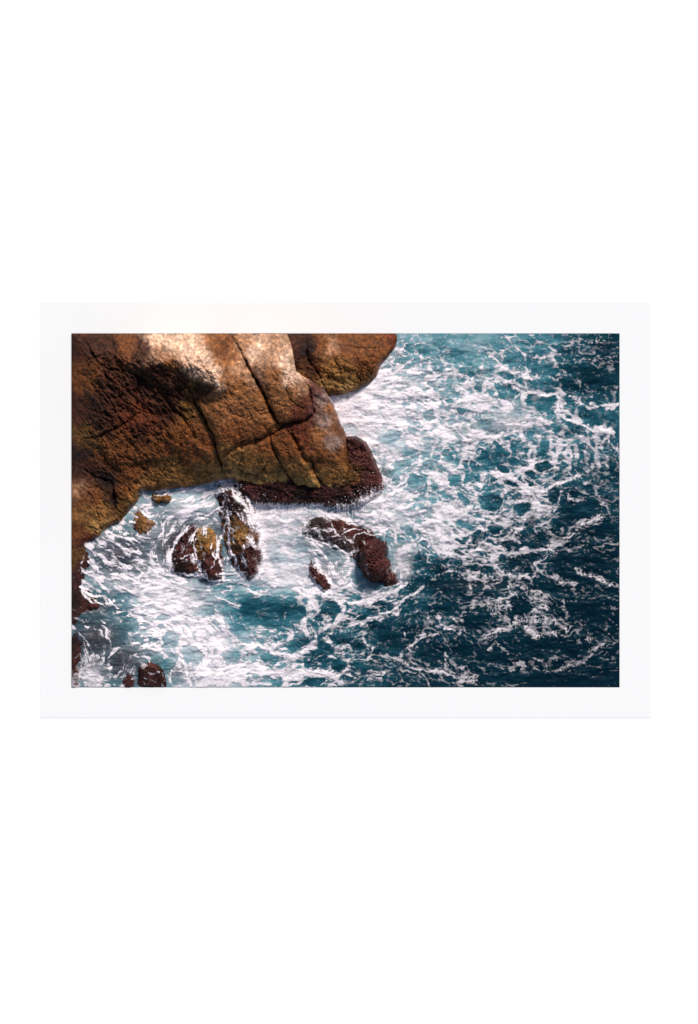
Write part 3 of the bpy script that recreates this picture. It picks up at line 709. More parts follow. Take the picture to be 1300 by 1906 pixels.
# clear cells in the foam: x, y, rx, ry, tilt, depth
CELL = [
    (944, 729, 22, 15, -.4), (1005, 746, 28, 14, .2), (1005, 718, 24, 9, .3), (1102, 773, 28, 16, .2), (911, 793, 34, 11, .1), (858, 765, 10, 6, 0), (836, 748, 10, 5, 0), (919, 855, 29, 23, -.2),
    (864, 657, 24, 20, .3), (891, 632, 34, 10, 0), (820, 638, 16, 9, .3), (866, 866, 6, 8, 0), (883, 866, 10, 7, .2), (936, 874, 11, 7, .2), (958, 859, 14, 8, .1), (977, 866, 9, 6, 0), (1010, 869, 16, 11, -.2),
    (986, 883, 13, 9, .3), (950, 896, 21, 8, .5), (985, 896, 15, 6, .6), (920, 890, 8, 5, 0), (847, 894, 20, 10, .8), (880, 888, 13, 9, 0), (914, 935, 24, 15, 0), (858, 932, 12, 11, 0), (908, 911, 14, 4, 0),
    (972, 946, 17, 10, -.4), (1031, 921, 9, 18, 0), (1069, 899, 14, 7, -.2), (991, 971, 14, 11, 0), (1046, 974, 17, 7, 0), (922, 985, 14, 6, 0), (858, 1007, 13, 5, 0), (855, 1029, 12, 5, .4), (888, 998, 18, 9, -.2),
    (955, 1015, 20, 8, 0), (1005, 1015, 14, 8, 0), (958, 1046, 12, 12, 0), (988, 1040, 18, 11, -.2), (836, 847, 12, 9, .6), (814, 852, 9, 5, 0), (1077, 949, 38, 18, .1), (1118, 985, 32, 16, 0), (1077, 1044, 60, 18, 0),
    (1070, 920, 12, 8, 0), (1080, 1070, 60, 10, .2),
    (1075, 800, 20, 9, .6), (1140, 775, 12, 10, 0), (870, 695, 18, 9, .2), (945, 700, 20, 8, .5), (920, 690, 10, 6, 0),
    (502, 1141, 44, 25, .1), (554, 1144, 17, 17, 0), (615, 1133, 19, 13, .2), (596, 1210, 20, 20, -.3), (590, 1235, 26, 10, -.4), (637, 1188, 22, 11, 0), (554, 1200, 24, 9, -.6), (596, 1150, 10, 5, 0), (693, 1164, 13, 7, -.3), (673, 1150, 11, 6, -.2),
    (709, 1122, 16, 5, -.1), (695, 1137, 12, 7, 0), (629, 1241, 14, 10, .6), (585, 1269, 26, 9, -.1), (515, 1269, 13, 9, 0), (547, 1268, 12, 4, 0), (504, 1224, 20, 10, 0), (737, 1183, 36, 28, 0), (668, 1200, 14, 10, 0),
    (358, 1219, 22, 18, .6), (317, 1191, 15, 17, .3), (323, 1222, 10, 6, .6), (314, 1240, 12, 13, .6), (333, 1262, 11, 14, 0), (303, 1167, 8, 6, 0), (303, 1148, 14, 5, -.2), (242, 1163, 20, 12, .3), (222, 1186, 17, 19, .2),
    (258, 1192, 15, 7, .2), (228, 1144, 15, 5, -.2), (172, 1190, 15, 28, -.5), (220, 1235, 10, 24, .5), (192, 1150, 9, 6, -.4), (211, 1133, 8, 6, 0), (386, 1132, 17, 9, .2), (362, 1104, 18, 7, .2), (433, 1224, 17, 14, .3),
    (444, 1172, 15, 12, 0), (412, 1094, 20, 4, .1), (440, 1088, 26, 3, .1), (480, 1094, 18, 4, 0), (460, 1132, 14, 10, 0), (430, 1112, 12, 5, .1),
    (651, 795, 14, 7, 0), (704, 740, 12, 5, 0), (798, 773, 14, 9, .4), (726, 813, 26, 12, -.2), (757, 840, 22, 8, 0), (748, 671, 16, 5, 0), (723, 682, 8, 5, 0), (803, 715, 10, 5, 0), (806, 746, 9, 4, .2), (762, 646, 9, 9, 0),
    (787, 652, 15, 10, .4), (720, 880, 10, 9, -.2), (778, 901, 22, 14, .5), (748, 863, 20, 9, -.2), (726, 990, 9, 6, .3), (745, 1010, 7, 10, .3), (787, 1013, 10, 7, .3), (781, 1045, 17, 14, 0), (815, 1060, 16, 12, 0),
    (615, 1031, 19, 10, .5), (634, 1050, 6, 4, 0), (560, 1020, 14, 8, .4), (530, 1000, 16, 7, 0), (528, 965, 12, 5, .2), (520, 1040, 24, 9, .1), (478, 1060, 14, 16, -.4), (700, 1086, 24, 12, .2), (665, 1070, 14, 16, .3),
    (590, 975, 18, 12, 0), (655, 985, 14, 8, .3), (625, 1002, 12, 7, .3), (648, 1020, 8, 10, 0),
    (268, 978, 15, 15, 0), (302, 932, 14, 8, 0), (340, 1005, 10, 14, .6), (345, 1058, 18, 10, 0), (385, 1015, 9, 14, 0), (395, 1055, 13, 18, 0), (440, 945, 16, 9, .5), (432, 918, 12, 5, .2), (450, 1000, 10, 18, -.3), (468, 1035, 12, 24, -.3),
    (245, 988, 14, 7, .3), (275, 1012, 14, 4, .2), (230, 1045, 16, 5, .6), (250, 1062, 12, 8, .7), (195, 1062, 8, 7, .2), (180, 1040, 8, 6, .5), (318, 955, 12, 5, 0), (398, 965, 14, 5, .2), (375, 950, 16, 4, -.2), (420, 980, 5, 12, .3),
    (285, 1255, 20, 18, 0), (242, 1272, 9, 9, 0), (285, 1190, 12, 4, .2), (140, 1085, 12, 50, 0), (150, 1122, 20, 14, .3), (140, 1205, 14, 16, .2), (143, 1232, 9, 24, 0), (146, 1030, 12, 18, 0),
    (700, 1035, 26, 32, 0), (712, 1078, 24, 12, .3), (600, 1082, 10, 17, -.6), (346, 1035, 12, 6, 0),
    (780, 1090, 26, 16, 0), (830, 1095, 40, 16, 0), (880, 1155, 24, 14, 0), (965, 1130, 26, 13, 0), (920, 1215, 34, 18, 0), (1000, 1205, 40, 20, 0), (1060, 1210, 30, 16, 0), (1100, 1140, 36, 24, 0), (1060, 1266, 90, 14, 0),
    (930, 1262, 50, 12, 0), (1030, 1095, 26, 10, .4), (860, 1215, 24, 18, 0), (800, 1215, 22, 16, 0), (700, 1205, 14, 12, 0), (830, 1135, 20, 8, 0),
    (1110, 700, 46, 16, .2), (1070, 688, 30, 9, .2), (1120, 650, 26, 8, .3), (1060, 716, 20, 8, .3)]

# direction in which the surf runs: x, y, dx, dy (read off the picture)
FLOW = [(165, 1110, 1, .5), (170, 1040, .8, .9), (200, 1062, 1, .7), (230, 1040, 1, .5), (205, 1012, 1, .45), (240, 990, 1, .45), (290, 1060, .5, .5), (305, 1020, -.1, 1), (345, 960, -1, .35), (385, 930, -1, .4), (330, 990, -.6, 1),
        (362, 1030, -.1, 1), (410, 1020, -.15, 1), (440, 1030, .35, 1), (482, 1000, .25, 1), (492, 1050, .1, 1), (450, 930, .5, 1), (300, 1095, 1, -.2), (380, 1090, 1, .05), (440, 1084, 1, 0), (300, 1110, 1, .1), (360, 1130, 1, .6), (400, 1180, .5, 1),
        (400, 1240, -.5, 1), (345, 1200, .4, 1), (260, 1200, 1, -.2), (225, 1240, -.45, 1), (170, 1190, .5, 1), (150, 1240, .4, 1), (185, 1262, 1, .3), (290, 1230, .5, .8), (530, 1000, .8, .7), (520, 960, 1, -.1), (600, 1020, .8, .5), (595, 1060, .35, 1),
        (650, 1060, .3, 1), (700, 1108, 1, -.2), (620, 1112, 1, 0), (740, 1015, .3, 1), (745, 1070, -.3, 1), (740, 920, .7, -.5), (700, 950, 1, .2), (580, 1140, 0, 1), (500, 1110, 1, .1), (500, 1210, 1, .2), (560, 1250, 1, .1), (650, 1190, 1, -.3),
        (760, 1140, 1, -.6), (760, 1230, 1, .2), (850, 1200, .7, .8), (660, 760, .9, .1), (720, 700, .8, -.2), (740, 650, -.1, 1), (700, 810, .6, .7), (780, 790, 1, .2), (840, 700, 1, .3), (900, 650, 1, .5), (960, 690, 1, .5), (1080, 700, 1, .3), (1120, 650, 1, .2),
        (1000, 770, 1, .2), (1080, 810, 1, .4), (900, 830, 1, 0), (820, 880, .8, .6), (940, 900, 1, .6), (880, 960, 1, .2), (1020, 920, 1, -.35), (1100, 900, 1, .3), (830, 990, .5, 1), (850, 1030, 1, .3), (960, 1010, 1, .4), (1060, 1000, 1, -.5), (1120, 1080, 1, .5),
        (950, 1070, 1, .35), (900, 1120, 1, .1), (1000, 1110, .8, .7), (970, 1160, 1, 0), (1060, 1160, 1, .4), (1090, 1220, 1, -.5), (960, 1240, 1, .1), (1120, 1010, 1, .1)]
fu = np.zeros_like(PX); fv = np.zeros_like(PX)
for (qx, qy, dx, dy) in FLOW:
    ww = 1.0 / (((WX - qx) ** 2 + (WY - qy) ** 2) / 900.0 + 0.15) ** 1.6
    L = math.hypot(dx, dy)
    fu += ww * (dx * dx - dy * dy) / (L * L); fv += ww * 2 * dx * dy / (L * L)     # doubled angle: a direction without sign
th = 0.5 * np.arctan2(fv, fu) + 1.25 * fbm(PX / 32, PY / 24, 131, 3, 0.6)
fu = np.cos(th).astype(np.float32); fv = np.sin(th).astype(np.float32)


def along(F, n, step=1.3):
    """average a field along the flow"""
    acc = F.copy()
    for sgn in (1, -1):
        x = np.tile(np.arange(NX, dtype=np.float32), (NY, 1)); y = np.tile(np.arange(NY, dtype=np.float32)[:, None], (1, NX))
        pu = fu * sgn; pv = fv * sgn
        for k in range(n):
            x = x + pu * step; y = y + pv * step
            xi = np.clip(np.rint(x).astype(np.int32), 0, NX - 1); yi = np.clip(np.rint(y).astype(np.int32), 0, NY - 1)
            nu = fu[yi, xi]; nv = fv[yi, xi]
            sg = np.where(nu * pu + nv * pv < 0, -1, 1)
            pu = nu * sg; pv = nv * sg
            acc = acc + F[yi, xi]
    return acc / (2 * n + 1)


# warped worley networks; the pattern is finer and flatter towards the top
fl = 1.0 + 0.35 * sstep(900, 640, PY)
QX = PX + 1.6 * wrpx + 12 * fbm(PX / 60, PY / 45, 61, 3); QY = PY + 1.6 * wrpy + 12 * fbm(PX / 60, PY / 45, 62, 3)
QY = QY * fl
QX = QX - 0.25 * (QY - 900)
a1, a2, _ = worley(QX / 36, QY / 26, 71)
b1, b2, _ = worley(QX / 17 + 3, QY / 12, 72)
c1, c2, _ = worley(QX / 9 + 7, QY / 6.5, 73)
n1 = np.clip((a2 - a1) * 1.8, 0, 1); n2 = np.clip((b2 - b1) * 1.7, 0, 1); n3 = np.clip((c2 - c1) * 1.5, 0, 1)
lump = fbm(PX / 26, PY / 17, 81, 4, 0.6)
grainy = fbm(QX / 5.0, QY / 3.4, 82, 4, 0.65)
white = hash2(np.arange(NX)[None] + np.zeros((NY, 1), np.int32), np.arange(NY)[:, None] + np.zeros((1, NX), np.int32), 84).astype(np.float32)
lic = along(vnoise(PX / 2.8, PY / 2.8, 85) + 0.4 * (white - 0.5), 6)
lic = (rank(lic) - 0.5) * 2
lic2 = along(vnoise(PX / 6.5, PY / 6.5, 86) + 0.9 * vnoise(PX / 14, PY / 14, 87) + 0.5 * vnoise(PX / 4, PY / 4, 88), 7)
lic2 = (rank(lic2) - 0.5) * 2
streak = lic
wash = sstep(520, 440, PX) * sstep(890, 915, PY)                      # where surf sheets over the low rocks
wash = np.maximum(wash, 0.7 * np.exp(-((PX - 600) / 70) ** 2 - ((PY - 1030) / 60) ** 2))
wash = np.maximum(wash, 0.30 * sstep(860, 740, PX))
S = np.zeros_like(PX); SW = np.zeros_like(PX)
frag = 0.75 + 0.5 * fbm(PX / 7, PY / 7, 91, 3)
for w_, st, pts in STR:
    d = line_dist(pts, WX, WY, w_ * 4 + 20)
    w2 = w_ * (0.8 + 0.5 * fbm(PX / 16, PY / 16, 92, 2))
    S = np.maximum(S, st * np.exp(-(d / (w2 * 1.15)) ** 2))
    SW = np.maximum(SW, st * np.exp(-(d / (w_ * 1.8 + 5)) ** 2))
HN = fbm(PX / 11, PY / 8, 94, 4, 0.6)
ringk_ = np.clip(DEN * 2.2 - 0.55, 0, 1) * sstep(-0.7, 0.3, fbm(PX / 20, PY / 14, 153, 3))
HOLE = np.zeros_like(PX); RING = np.zeros_like(PX)
for (hx, hy, rx, ry, an) in CELL:
    mg = max(rx, ry) * 1.6 + 14
    sj, si = window(hx - mg, hx + mg, hy - mg, hy + mg)
    dx = WX[sj, si] - hx; dy = WY[sj, si] - hy
    ca, sa = math.cos(an), math.sin(an)
    r = np.hypot((dx * ca + dy * sa) / rx, (-dx * sa + dy * ca) / ry)
    r = r * (1 + 0.42 * HN[sj, si])
    HOLE[sj, si] = np.maximum(HOLE[sj, si], sstep(1.15, 0.85, r))
    k = (r - 1.12) * min(rx, ry) / 2.6
    RING[sj, si] = np.maximum(RING[sj, si], np.exp(-k * k))
# foam lies in walls between clear cells: distance to the nearest wall, px, at three cell sizes
W1 = along(((a2 - a1) * 15).astype(np.float32), 2) + 1.1 * grainy
W2 = along(((b2 - b1) * 7.5).astype(np.float32), 2) + 0.7 * grainy
W3 = (c2 - c1) * 4.0
lump2 = fbm(PX / 13 + 40, PY / 9, 151, 4, 0.6)
lump3 = fbm(PX / 34 + 9, PY / 22, 152, 3, 0.6)
DE = np.clip(DEN + 0.34 * lump3 * (0.3 + DEN) + 0.42 * SW * (1 - 0.6 * DEN) - 0.05 + 0.10 * sstep(0.5, 0.2, DEN) - 0.10 * sstep(0.6, 0.8, DEN) * (1 - wash) - 0.17 * wash * sstep(1.0, 0.6, DEN), 0, 0.98)
HO = np.clip(HOLE * (1 - 0.8 * np.clip(S * 1.3, 0, 1)), 0, 1)
open_ = 1 - HO
t1 = (-1.2 + 6.6 * DE ** 1.35 * np.exp(0.9 * lump)) * open_ - 2.0 * HO
t2 = (-1.6 + 5.4 * DE ** 1.45 * np.exp(1.1 * lump2)) * open_ - 2.5 * HO
t3 = (-2.1 + 4.0 * DE ** 1.5 * np.exp(1.2 * lump)) * open_ - 3 * HO
st_ = S * frag
G = np.maximum(np.maximum(t1 - W1, 0.9 * (t2 - W2)), 0.9 * (t3 - W3))
brk = fbm(PX / 15 + 70, PY / 11, 154, 4, 0.65)
openw = sstep(0.45, 0.2, DEN)
G = np.maximum(G, (st_ * (1 + 1.2 * brk * openw) - 0.27 - 0.10 * openw - 0.08 * DEN) * (9.5 - 5.0 * openw) - (2.2 + 0.4 * openw) * grainy)
G = np.maximum(G, openw * (-1.9 + 2.9 * sstep(0.12, 0.5, SW) * np.exp(1.1 * brk) + 0.8 * lump3 - W3 - 0.9 * grainy) - 1.5 * (1 - openw))
G = np.maximum(G, ringk_ * (RING - 0.6) * 5 - 1.0 * grainy - 3 * (1 - ringk_))
G = G + 1.1 * wash * (0.9 * lic + 1.9 * lic2 - 0.3) * open_
cap = np.clip(0.56 + 0.40 * np.clip(MILK * 1.5, 0, 1) + 0.20 * S, 0, 1)        # old foam far from the surf has thinned out
tex = np.clip(0.80 + 0.10 * lic + 0.10 * lic2 + 0.22 * grainy + 0.05 * np.clip(G, 0, 5), 0.3, 1.05)
FO = sstep(-0.7, 1.3, G) * cap * tex
# a thin connected web of bubbles joins the patches
web = np.maximum(sstep(1.5, 0.2, W1), 0.8 * sstep(1.2, 0.2, W2) * sstep(-0.5, 0.2, lump2)) * (0.45 + 0.55 * sstep(-0.5, 0.3, lump3)) * (1 - wash)
FO = np.maximum(FO, cap * web * np.clip(0.30 + 1.4 * DEN, 0, 0.9) * (1 - 0.75 * HO))
# faint threads inside the cells and a thin milky film near the surf
LX = PX + 2.2 * wrpx; LY = (PY + 2.2 * wrpy) * fl
l2 = np.abs(fbm(LX / 15 + 5, LY / 10, 142, 2, 0.5)); l3 = np.abs(vnoise(LX / 8 + 9, LY / 5.5, 143))
patch = sstep(-0.20, 0.40, fbm(PX / 24, PY / 18, 144, 3))
thread = np.maximum(sstep(0.07, 0.0, l2), 0.7 * sstep(0.10, 0.0, l3)) * patch
thread = np.maximum(thread, 0.9 * sstep(1.1, 0.3, W2 - 0.5 * grainy) * patch)
FO = np.maximum(FO, cap * thread * (0.10 + 0.55 * DEN) * (1 - 0.35 * HO))
film = sstep(-0.1, 0.6, fbm(LX / 11, LY / 7, 145, 4, 0.65))
FO = np.maximum(FO, film * 0.42 * np.clip(MILK * 1.6 - 0.65, 0, 1) * (1 - 0.6 * wash) * (1 - 0.7 * HO))
# flecks on open water
fle = sstep(0.50, 0.78, fbm(PX / 3.0, PY / 2.4, 97, 2)) * sstep(-0.25, 0.45, fbm(PX / 45, PY / 30, 98, 3))
fle2 = sstep(0.42, 0.70, fbm(PX / 2.4, PY / 2.0, 197, 2)) * sstep(0.0, 0.5, fbm(PX / 30, PY / 20, 198, 3)) * sstep(0.5, 0.2, DEN)
FO = np.maximum(FO, np.maximum(fle * 0.6, fle2 * 0.7))

# smooth white bursts (aerated water), x, y, rx, ry, strength
BURST = [(648, 756, 32, 13, .9), (700, 745, 40, 16, .5), (690, 700, 30, 12, .4), (300, 1110, 50, 16, .45), (210, 1082, 30, 12, .4), (955, 786, 36, 13, .8), (668, 748, 34, 16, .9), (640, 770, 22, 20, .6), (700, 700, 30, 16, .4), (720, 940, 26, 20, .55), (815, 995, 24, 22, .8), (470, 985, 10, 34, .8), (486, 1055, 10, 22, .6), (530, 955, 40, 9, .6),
         (505, 985, 22, 18, .6), (748, 1055, 16, 22, .8), (760, 1020, 16, 12, .6), (735, 968, 26, 12, .6), (690, 935, 26, 16, .7), (165, 1255, 22, 22, .75), (330, 1110, 55, 26, .7), (390, 1195, 28, 32, .75), (395, 1255, 44, 26, .75), (540, 1070, 30, 14, .5),
         (320, 1160, 26, 22, .4), (345, 950, 26, 12, .4), (735, 845, 10, 9, .6), (760, 720, 60, 30, .35), (850, 800, 40, 18, .4), (948, 752, 20, 8, .5), (1000, 955, 10, 10, .5), (200, 1075, 22, 20, .3), (240, 1090, 40, 14, .5),
         (490, 960, 20, 12, .5), (760, 960, 20, 12, .45), (560, 960, 30, 8, .5)]
BU = np.zeros_like(PX)
for bx, by, rx, ry, st in BURST:
    r2 = ((WX - bx) / rx) ** 2 + ((WY - by) / ry) ** 2
    BU = np.maximum(BU, st * np.exp(-r2 * 0.9))
BU = BU * (0.8 + 0.45 * fbm(QX / 10, QY / 7, 99, 4, 0.6))
FO = 1 - (1 - FO) * (1 - np.clip(BU, 0, 1) * 0.85)

def blur(F, r):
    for ax in (0, 1):
        for _ in range(2):
            n = F.shape[ax]
            P_ = np.concatenate([np.take(F, [0] * (r + 1), ax), F, np.take(F, [n - 1] * r, ax)], ax)
            c = np.cumsum(P_, ax, dtype=np.float64)
            F = ((np.take(c, np.arange(2 * r + 1, n + 2 * r + 1) - 0, ax) if False else np.take(c, np.arange(2 * r, n + 2 * r), ax)) -
                 np.take(np.concatenate([np.zeros_like(np.take(c, [0], ax)), c], ax), np.arange(0, n), ax)) / (2 * r + 1)
    return F.astype(np.float32)


# where the water boils white with air the foam has no edges
SOFT = np.zeros_like(PX)
for bx, by, rx, ry, st in [(520, 1010, 50, 60, .8), (540, 1072, 50, 20, .8), (735, 940, 30, 22, .6), (675, 805, 40, 26, .6), (745, 830, 40, 24, .5), (430, 1200, 22, 30, .7), (330, 1120, 40, 26, .5), (750, 1040, 18, 34, .6), (800, 950, 30, 22, .4),
                           (480, 980, 14, 40, .6), (910, 790, 40, 14, .6), (955, 775, 40, 18, .8), (180, 1255, 24, 24, .4), (380, 1130, 30, 18, .6), (700, 1090, 34, 14, .7), (540, 955, 50, 10, .5)]:
    SOFT = np.maximum(SOFT, 0.85 * st * np.exp(-((WX - bx) / rx) ** 2 - ((WY - by) / ry) ** 2))
FO = FO * (1 - SOFT) + SOFT * blur(FO, 5)
FO = FO * 1.15 - 0.15 * blur(FO, 2)
# falling threads of water under the ledge: fine vertical strands
strand = sstep(-0.05, 0.35, vnoise(PX / 2.9, PY / 30, 101)) * (0.7 + 0.6 * vnoise(PX / 9, PY / 30, 102))
jag = 6 * vnoise(PX / 5, PY * 0, 103)
curt = sstep(934, 943, PY + jag) * sstep(966, 950, PY) * sstep(468, 476, PX) * sstep(664, 652, PX)
curt2 = sstep(908, 926, PY + 2 * jag + 0.55 * (PX - 690)) * sstep(975, 955, PY) * sstep(650, 658, PX) * sstep(732, 716, PX)
FO = np.maximum(FO, np.clip(strand, 0, 1) * np.maximum(curt * 1.0, curt2 * 1.0))
# spray streaks on the ridge-shaped rock's right flank and in the left corner
FO = np.maximum(FO, np.clip(strand, 0, 1) * 0.6 * np.exp(-(((PX - 482 - (PY - 1000) * 0.12) / 11) ** 2)) * sstep(925, 960, PY) * sstep(1080, 1050, PY))

# water surface
sw = 0.5 + 0.5 * fbm(PX / 150, PY / 80, 111, 3)
wv = fbm((PX + 0.5 * PY) / 46, PY / 24, 112, 4, 0.55)
rip = fbm((PX + 0.3 * PY) / 9, PY / 5, 113, 3, 0.55)
WZ = 0.045 + 0.05 * sw + 0.06 * wv + 0.005 * rip
WZ = 0.062 + (WZ - 0.062) * sstep(0, 22, EDGE)
WZ = np.clip(WZ, 0.004, 0.3)
# mounded water pouring over the low rocks
for (mx_, my_, rx, ry, hh) in [(350, 945, 60, 26, .12), (285, 990, 50, 40, .06), (230, 1010, 40, 40, .12), (170, 1180, 40, 60, .08), (255, 1215, 50, 50, .08), (690, 950, 40, 26, .08)]:
    WZ = WZ + hh * np.exp(-((PX - mx_) / rx) ** 2 - ((PY - my_) / ry) ** 2) * sstep(0, 25, EDGE)

# water colour (what the sea itself has: depth and air bubbles)
stops = np.array([[0.0012, 0.0125, 0.0225], [0.003, 0.027, 0.042], [0.012, 0.072, 0.098], [0.038, 0.150, 0.185], [0.09, 0.23, 0.26], [0.20, 0.34, 0.37], [0.34, 0.44, 0.47], [0.52, 0.58, 0.60], [0.66, 0.68, 0.70], [0.78, 0.77, 0.78]])
mk = MILK * 9 + 2.0 * fbm(WX / 45, WY / 26, 121, 4, 0.6) * (0.35 + MILK) + 0.5 * wv
# grey-brown where rock lies just under the surface
mk = mk - 0.9 * HOLE * np.clip(DEN * 1.2, 0, 1) + 0.5 * S
mk = np.clip(mk, 0, 8.99)
i0 = mk.astype(int); tt = (mk - i0)[..., None]
WC = stops[i0] * (1 - tt) + stops[np.minimum(i0 + 1, 9)] * tt
gr = np.zeros_like(PX)
for (qx, qy, rx, ry, st) in [(180, 1190, 70, 60, .9), (230, 1230, 60, 50, .9), (230, 1030, 90, 60, .9), (330, 1250, 22, 22, .6), (620, 1000, 70, 40, .85), (340, 1015, 90, 62, 1.0), (440, 980, 60, 70, .85), (610, 1060, 40, 50, .6), (310, 960, 60, 30, .5), (180, 1130, 50, 30, .8),
                          (700, 1085, 34, 24, .5), (715, 880, 14, 16, .7), (890, 1090, 60, 12, .25)]:
    gr = np.maximum(gr, st * np.exp(-((PX - qx) / rx) ** 2 - ((PY - qy) / ry) ** 2))
lum = WC.mean(-1, keepdims=True)
WC = WC * (1 - gr[..., None]) + gr[..., None] * (0.20 * lum + 0.028) * np.array((1.15, 0.90, 1.02))
WC = np.clip(WC, 0, 0.8)


def water_material():
    m, n, p = new_mat('sea_water')
    at = n.nodes.new('ShaderNodeAttribute'); at.attribute_name = 'tint'
    n.links.new(at.outputs['Color'], p.inputs['Base Color'])
    p.inputs['Roughness'].default_value = 0.32
    p.inputs['IOR'].default_value = 1.33
    p.inputs['Specular IOR Level'].default_value = 0.18
    g = n.nodes.new('ShaderNodeNewGeometry')
    t = n.nodes.new('ShaderNodeTexNoise'); t.inputs['Scale'].default_value = 9; t.inputs['Detail'].default_value = 6; t.inputs['Roughness'].default_value = 0.6
    n.links.new(g.outputs['Position'], t.inputs['Vector'])
    b = n.nodes.new('ShaderNodeBump'); b.inputs['Strength'].default_value = 0.08; b.inputs['Distance'].default_value = 0.04
    n.links.new(t.outputs['Fac'], b.inputs['Height']); n.links.new(b.outputs[0], p.inputs['Normal'])
    return m


def foam_material():
    m, n, p = new_mat('white_foam')
    out = n.nodes['Material Output']
    p.inputs['Base Color'].default_value = (0.92, 0.83, 0.835, 1)
    p.inputs['Roughness'].default_value = 0.85
    p.inputs['Specular IOR Level'].default_value = 0.15
    at = n.nodes.new('ShaderNodeAttribute'); at.attribute_name = 'cover'
    g = n.nodes.new('ShaderNodeNewGeometry')
    t = n.nodes.new('ShaderNodeTexNoise'); t.inputs['Scale'].default_value = 30; t.inputs['Detail'].default_value = 4; t.inputs['Roughness'].default_value = 0.7
    n.links.new(g.outputs['Position'], t.inputs['Vector'])
    mr = n.nodes.new('ShaderNodeMapRange'); mr.inputs[1].default_value = 0.3; mr.inputs[2].default_value = 0.7
    mr.inputs[3].default_value = 0.80; mr.inputs[4].default_value = 1.16
    n.links.new(t.outputs['Fac'], mr.inputs[0])
    ad = n.nodes.new('ShaderNodeMath'); ad.use_clamp = True; ad.operation = 'MULTIPLY'
    n.links.new(at.outputs['Fac'], ad.inputs[0]); n.links.new(mr.outputs[0], ad.inputs[1])
    tr = n.nodes.new('ShaderNodeBsdfTransparent')
    mx = n.nodes.new('ShaderNodeMixShader')
    n.links.new(ad.outputs[0], mx.inputs[0]); n.links.new(tr.outputs[0], mx.inputs[1]); n.links.new(p.outputs[0], mx.inputs[2])
    n.links.new(mx.outputs[0], out.inputs[0])
    return m


allm = np.ones_like(PX, bool)
wo = grid_mesh('sea', WZ, allm, water_material(), WC)
tag(wo, kind='structure')

TOP = WZ.copy()
high = np.zeros_like(PX, bool)
for (name, Z, mask, col_, mat_, label, cat, sl) in ROCKS:
    if name in ('cliff', 'headland'):
        inner = (cliffSD if name == 'cliff' else sdb)[sl] > 7
        Z = np.where(inner, np.maximum(Z, WZ[sl] + 0.015), Z)
    TOP[sl] = np.where(mask, np.maximum(TOP[sl], Z), TOP[sl])
    o = grid_mesh(name, Z, mask, mat_, col_, px=PX[sl], py=PY[sl])
    tag(o, label, cat, 'low rocks washed by the surf' if name in ('boulder', 'submerged_rock') else ('dark shore rocks on the left edge' if name == 'shore_rock' else None))

# no foam on the dry cliff and headland
dry = sstep(-1, 5, cliffSD)
drift = np.clip(1 - np.maximum(dry, sstep(-1, 4, sdb)), 0, 1)
lip = sstep(10, 0, cliffSD) * sstep(900, 920, PY) * sstep(470, 440, PX)
FO2 = FO * np.maximum(drift, lip * 0.8)
led = sstep(0, 5, sdl) * sstep(905, 860, PY + 0.0 * PX)
FO2 = FO2 * (1 - led)
FO2 = FO2 * (1 - sstep(0, 3, sdl) * (1 - np.clip(np.maximum(curt, curt2) * 1.2, 0, 1)))
expo = sstep(0.0, 0.05, TOP - WZ) * (1 - dry) * sstep(-0.05, 0.05, -sdl / 100.0)
FO2 = FO2 * (1 - expo * np.clip(0.84 - 1.3 * S - 1.1 * np.clip(lic2 + 0.5 * lic - 0.45, 0, 1) - 1.0 * sstep(0.05, 0.5, fbm(PX / 20, PY / 16, 191, 4, 0.6)), 0, 1))
fm = FO2 > 0.09
FO2 = FO2 * sstep(-1, 2, EDGE) + FO2 * 0
fm[1:-1, 1:-1] |= fm[:-2, 1:-1] | fm[2:, 1:-1] | fm[1:-1, :-2] | fm[1:-1, 2:]
FZ = TOP + 0.003 + 0.010 * blur(np.clip(FO2, 0, 1), 1)
fo = grid_mesh('sea_foam', FZ, fm, foam_material(), None, {'cover': FO2}, skirt=False)
tag(fo, 'white lacy foam spread over the sea and washing over the low rocks', 'foam', kind='stuff')

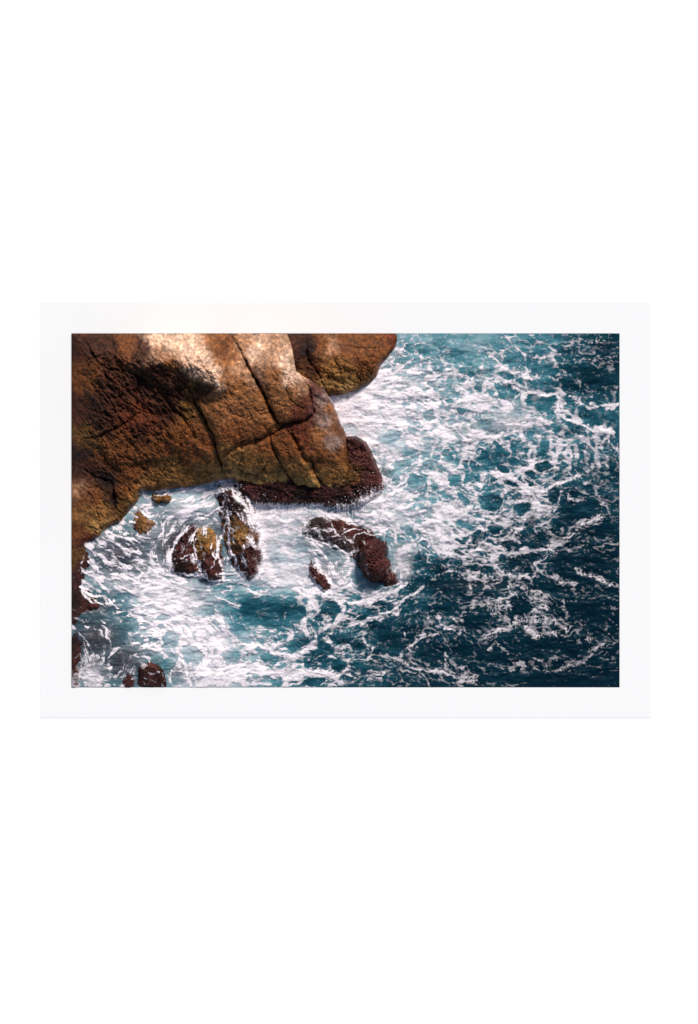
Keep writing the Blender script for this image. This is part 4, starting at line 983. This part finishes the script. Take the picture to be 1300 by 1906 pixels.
# ------------------------------------------------------------------ flying spray where the surf hits the rocks
rng = np.random.RandomState(11)
P = []
for (cx, cy, sx, sy, zz, n) in [(690, 935, 26, 16, .22, 420), (560, 946, 80, 6, .16, 300), (640, 748, 26, 12, .30, 320), (484, 990, 9, 42, .22, 320), (752, 1045, 14, 26, .16, 220), (165, 1240, 18, 26, .16, 260), (955, 770, 34, 12, .14, 160),
                                (440, 905, 22, 8, .30, 120), (725, 880, 12, 24, .15, 140), (735, 660, 12, 26, .15, 100)]:
    q = rng.randn(n, 2)
    P.append(np.stack([cx + q[:, 0] * sx, cy + q[:, 1] * sy, 0.09 + zz * rng.rand(n) ** 1.6, 0.35 + 0.75 * rng.rand(n) ** 3], 1))
P = np.concatenate(P)
P = P[(P[:, 0] > X0 + 26) & (P[:, 0] < X1 - 26) & (P[:, 1] > Y0 + 26) & (P[:, 1] < Y1 - 30)]
ji = (P[:, 1] - Y0).astype(int); ii = (P[:, 0] - X0).astype(int)
P = P[(cliffSD[ji, ii] < -1) & (sdb[ji, ii] < -1)]
ji = (P[:, 1] - Y0).astype(int); ii = (P[:, 0] - X0).astype(int)
cz = TOP[ji, ii] + 0.01 + P[:, 2] * 0.6
r = P[:, 3] / 100.0
cxw = wx(P[:, 0]); cyw = wy(P[:, 1])
off = np.array([(-1, -1, -1), (1, -1, -1), (1, 1, -1), (-1, 1, -1), (-1, -1, 1), (1, -1, 1), (1, 1, 1), (-1, 1, 1)], float) * 0.6
V8 = np.stack([cxw, cyw, cz], 1)[:, None, :] + off[None] * r[:, None, None]
Fc = np.array([(0, 3, 2, 1), (4, 5, 6, 7), (0, 1, 5, 4), (1, 2, 6, 5), (2, 3, 7, 6), (3, 0, 4, 7)])
F8 = (np.arange(len(P)) * 8)[:, None, None] + Fc[None]
ms, n, p = new_mat('spray')
p.inputs['Base Color'].default_value = (0.88, 0.84, 0.86, 1)
p.inputs['Roughness'].default_value = 0.6
sp = add_mesh('sea_spray', V8.reshape(-1, 3), F8.reshape(-1, 4), ms)
tag(sp, 'fine white spray thrown up where the surf hits the rocks', 'spray', kind='stuff')
